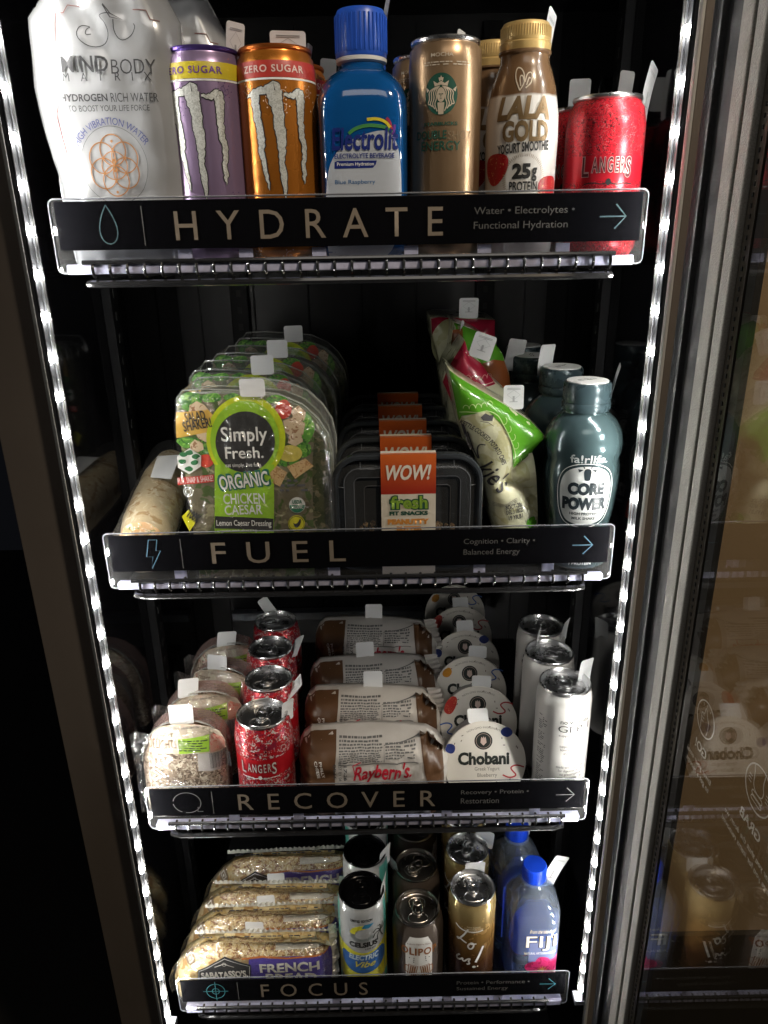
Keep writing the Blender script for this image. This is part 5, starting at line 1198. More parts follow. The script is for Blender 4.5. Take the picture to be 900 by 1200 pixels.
lend = [(ro[0][0], 0.0)]+[p for p in ro[1:] if p[0] < xa]+[(xa, br(0, 648)[1]), (xa-0.003, 0.05), (xa-0.004, 0.0)]
decal('brown_end', [[(x, max(0.0006, z-0.0004)) for x, z in lend]], RS, BPA, trp, 0.0009, **RO)
rend = [(xb+0.002, 0.0006), (xb+0.003, 0.03), (xb-0.005, 0.055), (xb-0.010, br(0, 690)[1]), (br(725, 0)[0], br(0, 662)[1]), br(770, 712), br(815, 775), (br(815, 0)[0], 0.0006)]
decal('brown_end', [rend], RS, BPA, trp, 0.0009, **RO)
zq0, zq1 = zt_*0.745, zt_-0.003
GP = mat('grey ingredients print', (0.13, 0.13, 0.13), 0.5)
decal('ingredients_print', micro(xa+0.003, zq0, xb-0.052, zq1, 10, 11, 1.0, 0.55)+micro(xb-0.049, zq0+0.003, xb-0.014, zq1-0.004, 6, 12, 0.95, 0.55), RS, GP, trp, 0.0010, **RO)
decal('panel_line', stroke([(xb-0.0505, zq0), (xb-0.0505, zq1-0.006), (xb-0.010, zq1-0.003)], 0.0006)+stroke([(xa+0.003, zq0-0.002), (xb-0.012, zq0-0.001)], 0.0010), RS, GP, trp, 0.0011, **RO)
REDS = mat('red script print', (0.42, 0.012, 0.03), 0.4)
def sc_(x0, z0, w, h): return [textp("Raybern's.", x0, z0, w, h, bold=0.022, shear=0.35, rot=R(2))]
a = (br(485, 862)[0], zt_*0.605)
decal('script_lettering', sc_(a[0], a[1], 0.066, 0.0215)+stroke([(a[0]-0.030, a[1]-0.002), (a[0]-0.033, a[1]+0.010), (a[0]-0.024, a[1]+0.014)], 0.0012), RS, REDS, trp, 0.0012, **RO)
decal('small_lettering', [textp('CRAFTED SANDWICHES', a[0]+0.015, a[1]-0.0105, 0.032, 0.0022, bold=0.02)]+stroke([(a[0]-0.001, a[1]-0.0078), (a[0]+0.031, a[1]-0.0078)], 0.0004), RS, MAR, trp, 0.0012, **RO)
b_ = br(290, 880)
decal('date_print', [textp('117-26', b_[0], b_[1]+0.003, 0.022, 0.0038, rot=R(-90), bold=0.02), textp('BEST BY 04', b_[0]-0.006, b_[1]+0.003, 0.022, 0.0034, rot=R(-90)), textp('09:56', b_[0]-0.012, b_[1]+0.003, 0.018, 0.0034, rot=R(-90), bold=0.02)], RS, INK, trp, 0.0012, **RO)
decal('small_lettering', [textp('PHILLY', br(165, 860)[0], br(165, 860)[1], 0.020, 0.0030, rot=R(-80)), textp('CHEESE', br(140, 860)[0], br(140, 860)[1], 0.020, 0.0030, rot=R(-80))], RS, WHITE, trp, 0.0014, **RO)
# crimped white seal flaps at the ends
def crimp(nm, pts, par, m=None):
    vs = []; N_ = 14
    (x0, y0, z0), (x1, y1, z1), wx, wy, wz = pts
    for i in range(N_+1):
        t = i/N_; b = 0.0012*(1 if i % 2 else -1)
        x, y, z = x0+(x1-x0)*t, y0+(y1-y0)*t, z0+(z1-z0)*t
        vs += [(x, y, z), (x+wx+b, y+wy+b, z+wz), ]
    return mk(nm, vs, [(2*i, 2*i+1, 2*i+3, 2*i+2) for i in range(N_)], m or WPA, par, False)
for i, (dx_, yy, lb, lift, rz_) in enumerate(((-0.001, 0.078, 'second wrapped roll from the front, directly behind the one showing red script', 0, -2), (0.001, 0.146, 'third wrapped roll from the front, mostly ingredients print and a pale tag', 0.002, 3), (0.003, 0.215, 'rearmost wrapped roll, raised and dimmer than the three before it', 0.022, -3))):
    c = dup(trp, (rO[0]+dx_, rO[1]+yy, D3+lift), lb, R(rz_))
    tag(c, ((-0.0, -0.012, -0.003)[i], 0.006, zt_-0.003), (-28, 0, 2), 0.024, 0.022)
    crimp('end_seal', ((ro[-1][0]-0.004, 0.0, 0.045), (ro[-1][0]-0.016, 0.01, 0.088), 0.016, -0.004, 0.004), c)
    if i != 2: crimp('end_seal', ((ro[0][0]+0.006, 0.0, 0.030), (ro[0][0]+0.012, 0.01, 0.080), -0.009, -0.006, 0.004), c)

# --- yogurt cups on their sides
G_Y = 'yogurt cups lying on their sides with lids to the front'
LIDW = mat('white foil lid', (0.72, 0.69, 0.63), 0.34, nscale=30, bump=0.12, bscale=70)
ty = thing('yogurt_cup', 'frontmost yogurt cup lid reading Greek Yogurt blueberry, all of its print visible', 'yogurt', (0.1365, 0.020, D3), G_Y)
rl = 0.0485; zc = rl+0.0005
tilt = 0.30
ct_, st_ = math.cos(tilt), math.sin(tilt)
def lean(x, y, z): return (x, 0.004+y*ct_+z*st_, z*ct_-y*st_+0.001)
def YS(s, z, off=0): return lean(s, -off, z)
def YR(r, y): return [(r*math.cos(2*pi*k/56), y, zc+r*math.sin(2*pi*k/56)) for k in range(56)]
def yl(prof, m, nm, cap=False):
    vs = []; 
    for r, y in prof: vs += [lean(x, yy-0.004, z) for x, yy, z in YR(r, y)]
    fs = [(i*56+k, i*56+(k+1) % 56, (i+1)*56+(k+1) % 56, (i+1)*56+k) for i in range(len(prof)-1) for k in range(56)]
    if cap: fs.append(tuple(range(56)))
    return mk(nm, vs, fs, m, ty, True)
yl([(rl-0.002, 0.0040), (rl-0.0004, 0.0042), (rl, 0.0050), (rl-0.001, 0.0058)], LIDW, 'foil_edge')
o = decal('foil_lid', [ell(0, zc, rl-0.0010, n=56)], YS, LIDW, ty, 0.0002)
yl([(rl-0.0015, 0.0055), (rl-0.002, 0.0075), (rl-0.006, 0.008), (rl-0.008, 0.03), (rl-0.014, 0.060), (rl-0.016, 0.062), (0.001, 0.062)], mat('pale cup plastic', (0.30, 0.30, 0.31), 0.4), 'cup')
LBK = mat('logo black', (0.02, 0.025, 0.022), 0.5)
decal('lettering', [textp('Chobani', -0.001, 0.0535, 0.0600, 0.0155, bold=0.045)], YS, LBK, ty, 0.0004)
decal('small_lettering', [textp('Greek Yogurt', 0.003, 0.0405, 0.029, 0.0058), textp('Blueberry', 0.003, 0.0330, 0.0230, 0.0058), textp('NON-GMO INGREDIENTS', 0.0, 0.0905, 0.042, 0.0022, warp=arcwarp(0.040))], YS, mat('taupe print', (0.20, 0.18, 0.15), 0.5), ty, 0.0004)
decal('round_logo', [ell(-0.001, 0.0745, 0.0105)], YS, LBK, ty, 0.0004)
decal('logo_ring', ring(-0.001, 0.0745, 0.0086, 0.0004)+[[(-0.0040, 0.0770), (-0.0045, 0.0725), (-0.001, 0.0690), (0.0025, 0.0725), (0.0020, 0.0770), (0.0012, 0.0795), (0, 0.0775), (-0.001, 0.080), (-0.002, 0.0775), (-0.0032, 0.0795)]], YS, mat('logo pink', (0.55, 0.42, 0.38), 0.5), ty, 0.0007)
rd = random.Random(8); P = []
for k in range(26):
    a = rd.uniform(0, 2*pi); r_ = rd.uniform(0.026, 0.043); x, z = r_*math.cos(a), zc+r_*math.sin(a)
    if abs(z-0.0535) < 0.012 and abs(x) < 0.034: continue
    an = rd.uniform(0, pi); P += stroke([(x-0.0012*math.cos(an), z-0.0012*math.sin(an)), (x+0.0012*math.cos(an), z+0.0012*math.sin(an))], 0.0009)
decal('confetti_print', P, YS, mat('confetti ink', (0.10, 0.06, 0.05), 0.5), ty, 0.0003)
BLUB = mat('blueberry print', (0.03, 0.045, 0.19), 0.4, nscale=150, namt=0.4); SQR = mat('red squiggle', (0.42, 0.03, 0.04), 0.4); SQB = mat('blue squiggle', (0.04, 0.12, 0.42), 0.4); MAN = mat('mango print', (0.62, 0.27, 0.03), 0.4, nscale=150, namt=0.3)
STRW = speck('strawberry lid print', (0.48, 0.04, 0.035), [((0.7, 0.35, 0.15), 450, 0.64)], rough=0.4)
sq = lambda cx, cz, f=1: stroke(smoothp([(cx-0.012*f, cz-0.006), (cx-0.004*f, cz-0.010), (cx+0.005*f, cz-0.007), (cx-0.001*f, cz-0.001), (cx-0.003*f, cz+0.003), (cx+0.004*f, cz+0.006), (cx+0.013*f, cz+0.003)], 3), 0.0017)
def deco(par, kind):
    def dd(*a, **k):
        o = decal(*a, **k)
        for q in (o if isinstance(o, list) else [o]): q['nodup'] = 1
    if kind == 0:
        dd('blueberry_print', [blob(-0.0395, 0.066, 0.0062, seed=1, j=.1), blob(0.0260, 0.0845, 0.0070, 0.006, seed=2, j=.1)], YS, BLUB, par, 0.0005); dd('squiggle_print', sq(0.033, 0.0395), YS, SQR, par, 0.0005)
    elif kind == 1:
        dd('strawberry_print', [smoothp([(-0.044, 0.065), (-0.035, 0.061), (-0.028, 0.072), (-0.026, 0.084), (-0.034, 0.086), (-0.042, 0.076)], 2, True)], YS, STRW, par, 0.0005); dd('squiggle_print', sq(0.030, 0.071), YS, SQR, par, 0.0005); dd('squiggle_print', sq(-0.036, 0.046, -1), YS, SQB, par, 0.0005)
    else:
        dd('mango_print', [smoothp([(-0.038, 0.072), (-0.030, 0.069), (-0.024, 0.076), (-0.027, 0.084), (-0.036, 0.080)], 1, True)], YS, MAN, par, 0.0005); dd('squiggle_print', sq(0.031, 0.074), YS, SQB, par, 0.0005)
deco(ty, 0)
def ytag(c, x, rot): tag(c, (x, 0.004+0.098*st_, 0.096*ct_), rot, 0.024, 0.017)
ytag(ty, -0.004, (-40, 0, 0)) if False else None
for i, (x, y, kd, lb) in enumerate(((0.1390, 0.091, 1, 'second yogurt cup, strawberry on the lid left, right behind the blueberry one'), (0.1370, 0.160, 2, 'third yogurt cup from the front, mango piece on its lid and an upright white tag'), (0.1385, 0.228, 0, 'fourth yogurt cup from the front, two blueberries on its lid'), (0.1380, 0.300, 1, 'fifth yogurt cup from the front, second from the rear, strawberry print'), (0.1375, 0.374, 2, 'rearmost yogurt cup lid, highest in the photo, with mango piece'))):
    if i == 5: break
    c = dup(ty, (x, y, D3), lb, 0); deco(c, kd)
ylist = [o for o in COL.objects if o.parent is None and o.name.startswith('yogurt_cup')]
ytag(ylist[0], -0.006, (-58, 0, 2)); ytag(ylist[1], 0.004, (-8, 0, -3)); ytag(ylist[2], 0.010, (-62, 0, -8)); ytag(ylist[3], 0.0, (-50, 0, 3)) ; ytag(ylist[4], 0.002, (-55, 0, 3))

# --- white typewriter cans
WCAN = mat('satin white can', (0.56, 0.55, 0.53), 0.34, 0.15, nscale=12)
tg, SG = can('wellness_drink_can', 'front white can with typewriter print, at the right end of the third shelf', 'drink can', (0.2230, 0.038, D3), 0.157, 0.0305, 0.0265, WCAN, SILVER, 'white cans with typewriter print', R(6))
INKG = mat('soft black ink', (0.03, 0.03, 0.03), 0.5)
decal('lettering', [textp('no worries', 0.004, 0.124, 0.034, 0.0052, bold=0.01), textp('GLP-1', 0.004, 0.1150, 0.038, 0.0085, bold=0.0), textp('support beverage', 0.004, 0.1060, 0.036, 0.0036)], SG, INKG, tg, 0.0004, 0.003)
decal('lettering', [textp('supports weight loss\nbone & joint health\nand gut health', 0.003, 0.0870, 0.030, 0.0140), textp('made with ingredients\nfor digestive health\nno preservatives\nwith magnesium gel', 0.003, 0.0560, 0.034, 0.0195)], SG, INKG, tg, 0.0004, 0.003)
decal('small_print', [('mesh', [(z*1.0-0.0, x) for x, z in []], [])] if False else [[(x-0.034, z) for x, z in q] for q in micro(-0.006, 0.02, 0.006, 0.125, 42, 5, 0.9, 0.4)], SG, DGREY, tg, 0.0004, 0.003)
tag(tg, (0.026, 0.010, 0.138), (-8, 8, 30), 0.022, 0.036)
c = dup(tg, (0.2190, 0.101, D3), 'second white typewriter can, small print column facing front', R(60)); tag(c, (0.020, 0.020, 0.140), (-5, 6, 10), 0.024, 0.032)
c = dup(tg, (0.2230, 0.164, D3), 'rearmost white typewriter can, dimmest of the three', R(-30)); tag(c, (0.029, 0.0, 0.14), (0, 0, 85), 0.02, 0.032)

# ---------------------------------------------------------------- shelf 4
# --- bread packs
CRU = speck('baked bread', (0.56, 0.40, 0.17), [((0.64, 0.52, 0.28), 40, 0.5), ((0.42, 0.24, 0.08), 60, 0.62)], rough=0.5, bump=0.4, scale=90)
TOP_ = speck('melted cheese topping', (0.52, 0.38, 0.17), [((0.24, 0.11, 0.04), 130, 0.52), ((0.66, 0.56, 0.36), 230, 0.56)], rough=0.45, bump=1.0, scale=220)
bO = np.array([-0.152, 0.035, D4])
bb = Box(190, 990, 4.0909, curl(428, 95, 0.035, 0.010), bO)
tbk = thing('bread_pack', 'frontmost bread pack with black badge, purple FRENCH BREAD panel and rounded golden end', 'bread pack', bO, 'packs of cheese topped bread')
bbc = Box(190, 990, 4.0909, 0.034, bO)
bo = bbc.poly([(60, 600), (80, 540), (120, 490), (190, 448), (290, 432), (540, 430), (740, 428), (805, 440), (815, 520), (815, 620)])
bo = [(bo[0][0], 0.0)]+bo+[(bo[-1][0], 0.0)]
nb_ = len(bo)
BS = pillow_s(bo, 0.024, 0.026, 0.0008, 40, 2.0, free=(nb_-1,))
pillow('bread', [(x*0.985, z*0.965) for x, z in bo], BS, lambda s, z, off=0: (s, 0.006, z), CRU, tbk, 0.0045)
BO = dict(dx=0.005, dz=0.005)
tp_ = bb.poly([(170, 560), (175, 500), (215, 470), (300, 455), (540, 448), (620, 450), (780, 452), (790, 540), (600, 545), (420, 548), (300, 560)])
V, F = flat([tp_], 0.0028, 0.0028)
mk('topping', [(lambda p: (p[0], p[1], p[2]))(BS(x, z, 0.0012+0.0016*noise.noise(Vector((x*420, z*420, 1))))) for x, z in V], F, TOP_, tbk, True)
PUR = mat('violet print', (0.075, 0.045, 0.33), 0.3, nscale=30, coat=0.3)
decal('violet_panel', [[(x, max(0.0008, z)) for x, z in bb.poly([(415, 548), (800, 540), (812, 560), (812, 690), (415, 700)])]], BS, PUR, tbk, 0.0022, **BO)
decal('orange_line', stroke(bb.poly([(380, 552), (480, 545), (600, 550), (800, 538)]), 0.0020), BS, mat('burnt orange print', (0.50, 0.15, 0.02), 0.4), tbk, 0.0024, **BO)
decal('black_badge', [[(x, max(0.0008, z)) for x, z in bb.poly([(172, 598), (298, 544), (425, 572), (427, 690), (172, 700)])]], BS, mat('badge black', (0.012, 0.012, 0.014), 0.35), tbk, 0.0026, **BO)
decal('badge_line', stroke(bb.poly([(178, 690), (178, 602), (298, 551), (420, 578), (420, 690)]), 0.0005), BS, WHITE, tbk, 0.0029, **BO)
decal('lettering', [tx(bb, "SABATASSO'S.", 188, 600, 412, 632, bold=0.04, rot=R(2)), tx(bb, 'FRENCH', 468, 562, 755, 602, bold=0.03, rot=R(1)), tx(bb, 'BREAD', 498, 608, 742, 652, bold=0.03), tx(bb, 'PIZZA', 560, 662, 700, 690, bold=0.03)], BS, mat('cream print', (0.72, 0.70, 0.64), 0.4), tbk, 0.0030, **BO)
decal('scroll_line', stroke(smoothp(bb.poly([(252, 582), (275, 575), (298, 566), (320, 575), (345, 582)]), 2), 0.0008)+ring(*bb(298, 570), 0.0022, 0.0005), BS, mat('cream print', (0, 0, 0)), tbk, 0.0030, **BO)
a = bb(126, 575); decal('brown_badge', [ell(a[0], a[1], 0.0072)], BS, mat('taupe badge', (0.22, 0.16, 0.10), 0.4), tbk, 0.0012, **BO)
decal('badge_symbol', ring(a[0], a[1], 0.0042, 0.0011, n=4)+[rect(a[0]-0.0012, a[1]-0.0012, a[0]+0.0012, a[1]+0.0012)], BS, mat('cream print', (0, 0, 0)), tbk, 0.0015, **BO)
decal('code_label', [bb.poly([(538, 436), (812, 430), (812, 520), (540, 528)])], BS, mat('cream code label', (0.60, 0.57, 0.49), 0.45), tbk, 0.0030, **BO)
decal('small_lettering', [tx(bb, 'Product Identification Code', 608, 431, 760, 442, bold=0.01)], BS, MBLACK, tbk, 0.0036, **BO)
decal('small_lettering', [tx(bb, '28410:02:16', 600, 455, 720, 465), tx(bb, '284105021:3', 605, 467, 725, 477)], BS, mat('rust faint print', (0.35, 0.25, 0.18), 0.5), tbk, 0.0036, **BO)
# film: front sheet, crinkled seam along the top, right end gusset
BF = pillow_s(bo, 0.026, 0.026, 0.0016, 42, 5.0, stretch=(0.8, 1.6), free=(nb_-1,))
fo = [(bo[0][0]-0.003, 0.0)]+[(x-0.004 if x < 0 else x+0.002, z+0.002) for x, z in bo[1:-1]]+[(bo[-1][0]+0.002, 0.0)]
V, F = flat([fo], 0.005, 0.005)
mk('film_wrap', [BF(x, z, 0.0025) for x, z in V], F, FILM, tbk, True)
zt2 = bbc(0, 428)[1]; vs = []; xs0, xs1 = bb(95, 0)[0], bb(828, 0)[0]; n = 90
for k in range(n+1):
    x = xs0+(xs1-xs0)*k/n; w = 0.0016*noise.noise(Vector((x*90, 0, 3)))
    vs += [(x, -0.001+w, zt2-0.001), (x+0.001*math.sin(k*1.7), -0.001+0.0018*math.sin(k*1.9)+w, zt2+0.0045+0.001*noise.noise(Vector((x*60, 2, 0))))]
SEAM = clear('crinkled seam film', tint=(0.92, 0.92, 0.86), gloss=0.25, rough=0.12, bump=0.6, bscale=120, milky=0.5)
mk('top_seam', vs, [(2*k, 2*k+2, 2*k+3, 2*k+1) for k in range(n)], SEAM, tbk, False)
P = micro(xs0+0.012, zt2+0.0004, xs1-0.03, zt2+0.0034, 1, 4, 0.8, 0.7)
decal('seam_print', P, lambda s, z, off=0: (s, -0.0082-off, z), DGREY, tbk, 0.0006)
vs = []; xg = bo[-1][0]
for k in range(24):
    z = 0.002+k*0.0045; j = 0.0035*noise.noise(Vector((z*80, 1, 1)))
    vs += [(xg-0.001, -0.004+j, z), (xg+0.009+j*1.2, 0.002+0.004*math.sin(k*1.3), z+0.002*math.sin(k))]
mk('end_gusset', vs, [(2*k, 2*k+1, 2*k+3, 2*k+2) for k in range(23)], SEAM, tbk, False)
a = bb(445, 428); tag(tbk, (a[0], 0.0, zt2-0.003), (-10, 0, -2), 0.0235, 0.0180)
for i, (dx_, yy, lb, z_, rxx) in enumerate(((0.005, 0.040, 'second bread pack, cheese topping and code label seen over the first', 0, 0), (0.010, 0.076, 'third bread pack in the row, a slim golden band under its film', 0, 0), (0.018, 0.122, 'rearmost bread pack in the dark, leaning back with violet panel visible', 0.0, -14))):
    c = dup(tbk, (bO[0]+dx_, bO[1]+yy, D4+z_), lb, R((1, -1, 2)[i]), R(rxx*0.5))
    if i < 2: tag(c, (a[0]+(0.004, 0.008)[i], 0.0, zt2-0.003), (-10, 0, 3), 0.0235, 0.0180)

# --- white swoosh cans with black lids
CEL = mat('white swoosh can', (0.56, 0.58, 0.59), 0.25, 0.35, nscale=12)
BLID = mat('black lid', (0.008, 0.008, 0.009), 0.22, 0.6)
tc4, SC4 = can('fitness_drink_can', 'front white fitness drink can with black lid and blue yellow band', 'drink can', (-0.0125, 0.038, D4), 0.157, 0.0300, 0.0268, CEL, BLID, 'white fitness drink cans with black lids')
TEA = mat('teal side print', (0.10, 0.42, 0.36), 0.3, 0.3); YEP = mat('can yellow print', (0.55, 0.52, 0.04), 0.3); BLP = mat('can blue print', (0.04, 0.13, 0.38), 0.3, nscale=60, namt=0.5)
decal('teal_side', [rect(-0.060, 0.004, -0.034, 0.150), rect(0.034, 0.004, 0.060, 0.150)], SC4, TEA, tc4, 0.0002, 0.004, 0.004)
zf = lambda v: float(0)  # placeholder height helper
decal('lettering', [textp('LIMITED EDITION', 0.0, 0.1440-0.008, 0.028, 0.0044, bold=0.03), textp('CELSIUS', 0.002, 0.0960, 0.037, 0.0088, bold=0.05), textp('LIVE FIT', 0.011, 0.0885, 0.014, 0.0024, bold=0.02)], SC4, MBLACK, tc4, 0.0004, 0.003, 0.004)
q = [(0.0155, 0.126), (0.006, 0.1265), (-0.004, 0.124), (-0.0115, 0.1155)]
decal('swoosh_gold', stroke(smoothp([(0.004, 0.1255), (-0.004, 0.1245), (-0.010, 0.120), (-0.0125, 0.1135)], 3), 0.0065), SC4, YEP, tc4, 0.0003, 0.003, 0.004)
decal('swoosh_blue', [[(0.0165, 0.1295), (0.004, 0.1300), (0.000, 0.1240), (0.009, 0.1230)]], SC4, mat('swoosh blue', (0.04, 0.22, 0.38), 0.3), tc4, 0.00035, 0.003, 0.004)
decal('swoosh_grey', stroke(smoothp([(-0.0125, 0.1135), (-0.0105, 0.1060), (-0.002, 0.1030), (0.006, 0.1040), (0.0150, 0.1080)], 3), [0.0060]*1+[0.0055]*40 if False else 0.0052), SC4, mat('swoosh grey', (0.28, 0.31, 0.31), 0.3, 0.4), tc4, 0.0003, 0.003, 0.004)
wav = smoothp([(-0.047, 0.088), (-0.025, 0.090), (0.0, 0.080), (0.025, 0.086), (0.047, 0.098)], 3)
decal('yellow_band', [wav+[(0.047, 0.030), (-0.047, 0.030)]], SC4, YEP, tc4, 0.00022, 0.004, 0.004)
decal('blue_band', [smoothp([(-0.030, 0.080), (-0.015, 0.078), (0.010, 0.079), (0.032, 0.086), (0.036, 0.060), (0.020, 0.048), (-0.012, 0.046), (-0.030, 0.058)], 2, True)], SC4, BLP, tc4, 0.0004, 0.004, 0.004)
decal('lettering', [textp('ELECTRIC', 0.002, 0.0745, 0.040, 0.0092, bold=0.04, shear=0.2)], SC4, mat('pale blue print', (0.45, 0.55, 0.62), 0.3), tc4, 0.0006, 0.003, 0.004)
decal('lettering', [textp('Vibe', 0.004, 0.0625, 0.026, 0.0100, bold=0.02, shear=0.4)], SC4, mat('can yellow script', (0.6, 0.55, 0.1), 0.3), tc4, 0.0006, 0.003, 0.004)
decal('grey_base', [rect(-0.030, 0.004, 0.034, 0.044)], SC4, mat('grey base print', (0.35, 0.37, 0.37), 0.3, 0.3), tc4, 0.0004, 0.004)
decal('palm_print', [p for k in range(7) for p in stroke(smoothp([(0.026, 0.110), (0.026+0.008*math.cos(k*0.8), 0.112+0.008*math.sin(k*0.8)), (0.026+0.013*math.cos(k*0.8+.3), 0.108+0.012*math.sin(k*0.8+.3))], 1), [0.0018]*4 if False else 0.0014)], SC4, MBLACK, tc4, 0.0004, 0.003)
tag(tc4, (0.0275, 0.004, 0.135), (-4, 0, 75), 0.024, 0.036)
c = dup(tc4, (-0.0090, 0.100, D4), 'second white fitness can with black lid', R(-25)); tag(c, (0.0275, 0.004, 0.135), (-4, 0, 80), 0.024, 0.034)
c = dup(tc4, (-0.0080, 0.162, D4), 'rearmost white fitness can, cut off by the shelf above', R(10))

# --- taupe soda cans
TAU = mat('taupe can', (0.125, 0.10, 0.085), 0.34, 0.35, nscale=15)
LIDT = mat('dull lid', (0.50, 0.47, 0.44), 0.3, 1.0, nscale=80)
to4, SO4 = can('soda_can', 'front taupe soda can with white panel and two beer mug drawings', 'drink can', (0.0585, 0.040, D4), 0.122, 0.0330, 0.0270, TAU, LIDT, 'taupe soda cans')
decal('white_panel', [[(-0.0175, 0.004), (-0.0175, 0.093), (-0.0120, 0.106), (0.0120, 0.106), (0.0175, 0.093), (0.0175, 0.004)]], SO4, WHITE, to4, 0.0002, 0.004, 0.003)
RUS = mat('rust lettering', (0.30, 0.11, 0.03), 0.4)
decal('lettering', [textp('OLIPOP', 0.0, 0.0835, 0.0475, 0.0125, bold=0.03, space=1.15)], SO4, RUS, to4, 0.0005, 0.003)
decal('small_lettering', [textp('Prebiotic Digestive Health', 0.0, 0.0965, 0.030, 0.0026, warp=arcwarp(0.05)), textp('Crisp Root Beer', 0.0, 0.024, 0.026, 0.006, bold=0.02)], SO4, MAR, to4, 0.0005, 0.003, 0.003)
P = []
for x0 in (-0.0085, 0.0085):
    s_ = 1 if x0 > 0 else -1; an = 0.14*s_
    f = lambda x, z: (x0+x*math.cos(an)-z*math.sin(an), 0.050+x*math.sin(an)+z*math.cos(an))
    P += stroke([f(*p) for p in ((-0.0058, 0.0095), (0.0058, 0.0095), (0.0050, -0.0095), (-0.0050, -0.0095))], 0.0012, True)
    for d in (-0.0028, 0, 0.0028): P += stroke([f(d, 0.0085), (f(d*.9, -0.0085))], 0.0015)
    P += stroke(smoothp([f(s_*0.0058, 0.0065), f(s_*0.0105, 0.0060), f(s_*0.0095, -0.0045), f(s_*0.0052, -0.0055)], 2), 0.0012)
decal('mug_print', P, SO4, RUS, to4, 0.0005, 0.003)
decal('bubble_print', [rect(x, z, x+0.0010, z+0.0018) for x, z in ((-0.007, 0.068), (-0.0068, 0.0715), (-0.0072, 0.0645), (0.008, 0.070), (0.0085, 0.0665), (0.0078, 0.073), (-0.0125, 0.071), (0.0125, 0.0715))], SO4, MBLACK, to4, 0.0005)
tag(to4, (0.0285, 0.006, 0.100), (-8, 0, 80), 0.020, 0.034)
c = dup(to4, (0.0600, 0.108, D4), 'second taupe soda can, its white panel turned away', R(140)); tag(c, (0.022, 0.018, 0.108), (-14, 8, -20), 0.024, 0.024)
c = dup(to4, (0.0610, 0.176, D4), 'rearmost taupe soda can under the shelf above', R(75))

# --- gold script cans
GOL = zgrad('gold to brown can', [(0, (0.04, 0.018, 0.008)), (0.40, (0.11, 0.045, 0.015)), (0.68, (0.38, 0.21, 0.06)), (0.9, (0.55, 0.41, 0.18))], 0.26, 0.55, H=0.157, namt=0.02)
tt4, ST4 = can('gold_drink_can', 'front gold and brown can with white handwritten words to us!', 'drink can', (0.1275, 0.038, D4), 0.157, 0.0300, 0.0262, GOL, SILVER, 'gold to brown cans with white script')
ct = Box(510, 960, 5.294, 0.0085, np.array([0.1275, 0, D4]))
def hw(pts, w=0.0022):
    P = [(x*1.0, z) for x, z in ct.poly(pts)]; return stroke(smoothp(P, 3), w)
P = hw([(122, 680), (150, 695), (200, 700), (260, 698), (298, 692)], 0.0020)+hw([(205, 685), (175, 730), (140, 768), (128, 760), (150, 755), (185, 768), (195, 770)])+hw([(215, 770), (200, 790), (215, 806), (235, 795), (240, 770), (222, 764), (215, 775), (255, 770)])
P += hw([(150, 855), (130, 872), (128, 890), (150, 888), (172, 868), (168, 885), (180, 888), (200, 868), (218, 862), (205, 880), (215, 895), (195, 900)])+hw([(300, 792), (275, 840), (250, 885)], 0.0030)+[ell(*ct(240, 912), 0.0024, 0.0020, 12), ell(*ct(262, 910), 0.0010, 0.0010, 8)]
decal('script_lettering', P, ST4, WHITE, tt4, 0.0004, 0.003, 0.006)
decal('small_lettering', [textp('WINE INSPIRED\nCELEBRATION SODA\nZERO PROOF', -0.001, 0.118, 0.024, 0.0095)], ST4, mat('pale gold print', (0.7, 0.6, 0.4), 0.4), tt4, 0.0004, 0.003)
tag(tt4, (0.006, 0.027, 0.143), (-12, 4, 6), 0.026, 0.022)
c = dup(tt4, (0.1280, 0.100, D4), 'second gold and brown can behind the to us! can', R(-35)); tag(c, (0.010, 0.027, 0.143), (-12, 4, 6), 0.026, 0.026)
c = dup(tt4, (0.1290, 0.162, D4), 'rearmost gold and brown can, only rim and tag below the shelf edge', R(20))

# --- clear water bottles
PET = clear('bottle plastic', tint=(0.70, 0.82, 1.0), gloss=0.05, rough=0.05, bump=0.15, bscale=25, milky=0.12)
WAT = mat('water in bottle', (0.55, 0.70, 0.98), 0.03, trans=1.0, ior=1.33, namt=0.0)
tw4 = thing('water_bottle', 'front square clear water bottle with blue cap and pink flower label', 'bottle', (0.2055, 0.044, D4), 'square clear water bottles with blue caps')
wsx = [(0.0, 0.026, 0.026, 4), (0.004, 0.0315, 0.0315, 4.5), (0.012, 0.0325, 0.0325, 4.5), (0.118, 0.0325, 0.0325, 4.5), (0.130, 0.0318, 0.0318, 4.0), (0.142, 0.0270, 0.0270, 3), (0.152, 0.0190, 0.0190, 2.4), (0.159, 0.0140, 0.0140, 2), (0.166, 0.0130, 0.0130, 2)]
MB().loft(wsx, 56).build('bottle_body', PET, tw4, True)
MB().loft([(z+0.0012 if z < 0.01 else z, a-0.0012, b-0.0012, e) for z, a, b, e in wsx[:6]]+[(0.148, 0.0210, 0.0210, 2.6)], 48).build('water', WAT, tw4, True)
mk('back_label', [(-0.031, 0.0329, 0.020), (0.031, 0.0329, 0.020), (0.031, 0.0329, 0.112), (-0.031, 0.0329, 0.112)], [(0, 1, 2, 3)], mat('royal blue label', (0.22, 0.30, 0.92), 0.4), tw4)
WS = loft_s(wsx)
MB().lathe([(0.0135, 0.161), (0.0165, 0.1615), (0.0165, 0.1635), (0.0135, 0.164)], 36).build('neck_ring', PET, tw4, True)
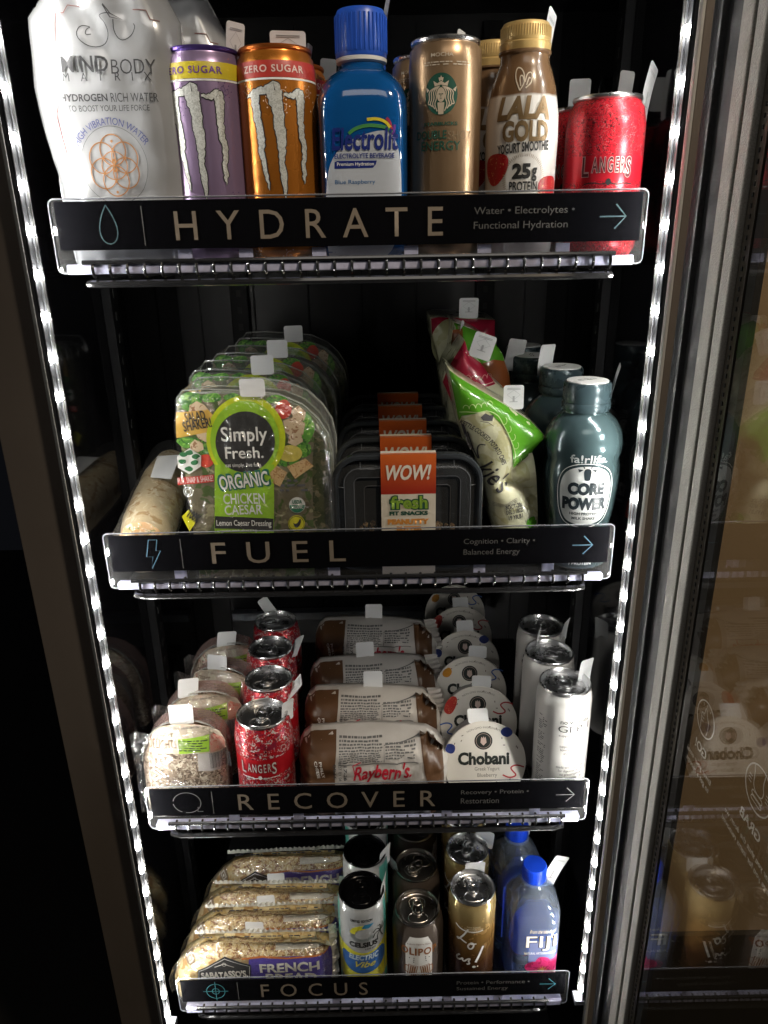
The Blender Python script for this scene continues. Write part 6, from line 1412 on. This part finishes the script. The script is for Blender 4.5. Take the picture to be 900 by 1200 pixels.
bottle_caps(tw4, [(0.0, 0.1650), (0.0150, 0.1650), (0.0152, 0.1665), (0.0148, 0.1835), (0.0138, 0.1850), (0.0, 0.1853)], 40, mat('royal blue cap', (0.01, 0.06, 0.62), 0.30), 0.167, 0.183, 0.0147)
decal('label', [rect(-0.008, 0.012, 0.0315, 0.092)], WS, clear('frosted label film', tint=(0.5, 0.6, 1.0), gloss=0.05, rough=0.2, milky=0.35), tw4, 0.0003, 0.003, 0.01)
wb_ = Box(510, 960, 5.294, 0.012, np.array([0.2055, 0, D4]))
decal('lettering', [tx(wb_, 'FIJI', 560, 722, 752, 815, bold=0.03)], WS, MBLACK, tw4, 0.0005, 0.002)
decal('lettering', [tx(wb_, 'FIJI', 563, 722, 755, 813, bold=0.005), tx(wb_, 'From the islands of', 588, 682, 752, 705, shear=0.3), tx(wb_, 'NATURAL ARTESIAN WATER', 552, 820, 752, 834)], WS, WHITE, tw4, 0.0007, 0.002)
fc = wb_(660, 925); P = []
for k in range(5):
    a = 2*pi*k/5+0.3; P.append(blob(fc[0]+0.0125*math.cos(a), fc[1]+0.0125*math.sin(a), 0.0105, 0.0095, 9, k, 0.15))
P = [[(max(-0.027, min(0.0305, x)), max(0.013, z)) for x, z in q] for q in P]
decal('flower_print', P, WS, speck('hibiscus print', (0.55, 0.03, 0.14), [((0.30, 0.01, 0.06), 120, 0.55)], rough=0.35), tw4, 0.0006, 0.003, 0.006)
decal('pink_panel', [[(0.002, 0.013), (0.0305, 0.013), (0.0305, 0.062), (0.002, 0.053)]], WS, mat('pink label print', (0.62, 0.08, 0.22), 0.35), tw4, 0.00045, 0.003)
decal('stamen_print', [p for k in range(9) for p in stroke([fc, (fc[0]+0.006*math.cos(k*.7), fc[1]+0.0055*math.sin(k*.7))], 0.0007)], WS, mat('golden stamen', (0.66, 0.42, 0.05), 0.4), tw4, 0.0009, 0.003)
tag(tw4, (0.0165, 0.006, 0.138), (-6, 32, 25), 0.026, 0.048, True)
c = dup(tw4, (0.1960, 0.113, D4), 'second water bottle, in blue shadow behind the front one', R(10)); tag(c, (0.014, 0.006, 0.150), (-6, 10, 30), 0.022, 0.036)

for o in list(bpy.data.objects):
    if 'nodup' in o: del o['nodup']
